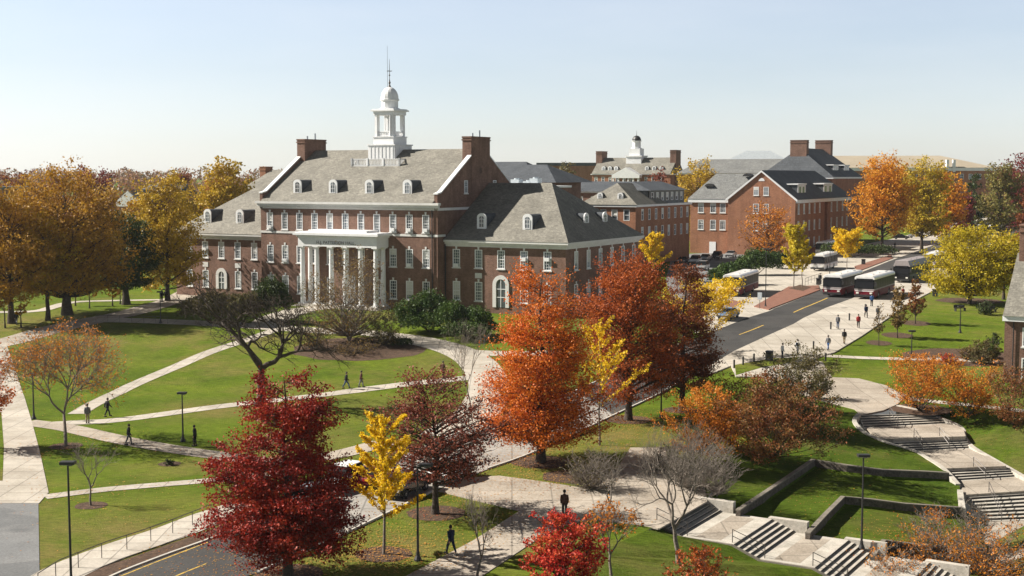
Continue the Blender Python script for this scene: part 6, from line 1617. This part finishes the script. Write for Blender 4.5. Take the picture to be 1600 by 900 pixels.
person(305, 698, 3.0, 'stand', BLK, BLK, 'black clothed figure beside the crimson tree')
person(882, 808, 1.6, 'stand', BRN, BLK, 'person in brown jacket crossing the plaza by the scarlet tree')
person(705, 868, 2.2, 'walk', NAV, NAV, 'person in navy walking on the shaded diagonal path')
person(253, 472, 1.5, 'stand', BLK, BLK, 'left figure of the far pair on the path by the hall'); person(259, 471, 1.5, 'stride', BLK, BLK, 'right figure of the far pair on the path by the hall')
person(26, 508, 1.5, 'stride', BLK, GRY, 'far figure under the trees at the left edge')
person(692, 590, 1.0, 'stride', BRN, BLK, 'figure in brown near the curved walk behind the thin oak')
PO = .19
for px, py, rz, k, t, b, bg, lb in [
    (1309, 515, 1.2, 'stand', GRY, JEA, None, 'grey dressed person between two bollards'),
    (1341, 514, -1.8, 'stride', RED, BLK, None, 'person in a red top near the right maroon bus'),
    (1353, 498, -1.6, 'walk', NAV, BLK, None, 'person in navy left of the copper trees'),
    (1371, 500, -1.4, 'stand', GRY, GRY, None, 'grey clad person beside the almost bare sapling'),
    (1319, 539, -2.0, 'stride', BLK, TAN, BLK, 'person in black with khaki trousers on the plaza'),
    (1294, 549, -2.2, 'walk', GRY, BLU, None, 'person in blue trousers nearest the bare plaza edge'),
    (1246, 556, 1.0, 'stride', WHT, GRY, NAV, 'person in a white top behind the dark small tree'),
    (1222, 562, .4, 'stand', WHT, NAV, None, 'person in white beside the litter bin'),
    (1362, 480, 1.6, 'stand', BLU, BLK, None, 'person in blue waiting beside the right maroon bus'),
    (1411, 468, 2.0, 'stand', RED, NAV, None, 'person in red between the copper trees'),
    (1397, 478, 1.8, 'stride', BLK, JEA, None, 'person in black walking past the dark coach'),
    (1398, 390, .6, 'stride', BLK, BLK, None, 'dark figure on the pavement under the tall orange tree'),
    (1496, 360, 2.0, 'stand', BLK, BLK, None, 'left dark figure at the far crosswalk'),
    (1507, 360, 2.0, 'stride', BLK, NAV, None, 'right dark figure at the far crosswalk'),
    (1281, 444, 1.0, 'stand', BLK, BLK, None, 'dark figure waiting behind the left street bus'),
    (1340, 560, 3.1, 'stride', NAV, GRY, None, 'person in navy on the thin path of the right bank')][:15]:
    person(px, py, rz, k, t, b, lb, off=PO, bag=bg)
# ================================================================ camera, light, render
cam = bpy.data.objects.new('camera', bpy.data.cameras.new('camera')); COL.objects.link(cam)
cam.location = (0, 0, CAMZ); cam.rotation_euler = (math.pi/2-TH, 0, 0)
cam.data.sensor_width = 36; cam.data.lens = F/1600*36; cam.data.clip_end = 20000; cam.data.clip_start = .5
S.camera = cam
SUN_AZ = 11; SUN_EL = 37
sd_ = Vector((-math.cos(R(SUN_AZ)), math.sin(R(SUN_AZ)), 0))   # horizontal direction towards the sun
tosun = Vector((sd_.x*math.cos(R(SUN_EL)), sd_.y*math.cos(R(SUN_EL)), math.sin(R(SUN_EL))))
sun = bpy.data.objects.new('sun', bpy.data.lights.new('sun', 'SUN')); COL.objects.link(sun)
sun.rotation_euler = (-tosun).to_track_quat('-Z', 'Y').to_euler(); sun.data.energy = 5.0; sun.data.angle = R(.55); sun.data.color = (1, .93, .82)
wd_ = bpy.data.worlds.new('World'); S.world = wd_; wd_.use_nodes = True; nt = wd_.node_tree
bg = nt.nodes['Background']; sky = nt.nodes.new('ShaderNodeTexSky'); sky.sky_type = 'NISHITA'; sky.sun_disc = False
sky.sun_elevation = R(SUN_EL); sky.sun_rotation = math.atan2(sd_.x, sd_.y)
sky.altitude = 50; sky.air_density = 1.0; sky.dust_density = .4; sky.ozone_density = 1.0
hs = nt.nodes.new('ShaderNodeHueSaturation'); hs.inputs['Saturation'].default_value = .55
tn = nt.nodes.new('ShaderNodeMix'); tn.data_type = 'RGBA'; tn.blend_type = 'MULTIPLY'; tn.inputs[0].default_value = 1.0; tn.inputs[7].default_value = (.935, .97, 1.07, 1)
nt.links.new(sky.outputs[0], hs.inputs['Color']); nt.links.new(hs.outputs[0], tn.inputs[6])
tcw = nt.nodes.new('ShaderNodeTexCoord'); spx = nt.nodes.new('ShaderNodeSeparateXYZ'); nt.links.new(tcw.outputs['Generated'], spx.inputs[0])
mrw = nt.nodes.new('ShaderNodeMapRange'); mrw.inputs['From Min'].default_value = .14; mrw.inputs['From Max'].default_value = .45; mrw.inputs['To Min'].default_value = 1.0; mrw.inputs['To Max'].default_value = .10
nt.links.new(spx.outputs[2], mrw.inputs['Value'])
vm = nt.nodes.new('ShaderNodeVectorMath'); vm.operation = 'SCALE'; nt.links.new(tn.outputs[2], vm.inputs[0]); nt.links.new(mrw.outputs[0], vm.inputs['Scale'])
# thin veils of cirrus
mpw = nt.nodes.new('ShaderNodeMapping'); mpw.inputs['Scale'].default_value = (1.2, 1.2, 6); nt.links.new(tcw.outputs['Generated'], mpw.inputs['Vector'])
nzw = nt.nodes.new('ShaderNodeTexNoise'); nzw.inputs['Scale'].default_value = 2.2; nzw.inputs['Detail'].default_value = 6; nzw.inputs['Roughness'].default_value = .55; nt.links.new(mpw.outputs[0], nzw.inputs['Vector'])
mc = nt.nodes.new('ShaderNodeMapRange'); mc.inputs['From Min'].default_value = .42; mc.inputs['From Max'].default_value = .75; mc.inputs['To Max'].default_value = .22; nt.links.new(nzw.outputs['Fac'], mc.inputs['Value'])
mxw = nt.nodes.new('ShaderNodeMix'); mxw.data_type = 'RGBA'; nt.links.new(mc.outputs[0], mxw.inputs[0]); nt.links.new(vm.outputs[0], mxw.inputs[6]); mxw.inputs[7].default_value = (7.35, 7.4, 7.6, 1) 
nt.links.new(mxw.outputs[2], bg.inputs[0]); bg.inputs[1].default_value = .068
S.view_settings.view_transform = 'Standard'; S.view_settings.look = 'None'; S.view_settings.exposure = 1.05; S.view_settings.gamma = 1
S.render.engine = 'CYCLES'
S.cycles.max_bounces = 6; S.cycles.diffuse_bounces = 3; S.cycles.transmission_bounces = 3; S.cycles.volume_bounces = 1; S.cycles.transparent_max_bounces = 8

hz = MB(); hz.box(-2600, 2600, -30, 4100, -6, 62)
m, nt, out = nodes('haze_air'); pv = nt.nodes.new('ShaderNodeVolumePrincipled'); pv.inputs['Color'].default_value = (.80, .86, .95, 1); pv.inputs['Density'].default_value = .00006; pv.inputs['Anisotropy'].default_value = .3
nt.links.new(pv.outputs[0], out.inputs['Volume'])
o = hz.build('haze', m); tag(o, 'thin autumn haze fading the far woods', 'haze', kind='stuff')
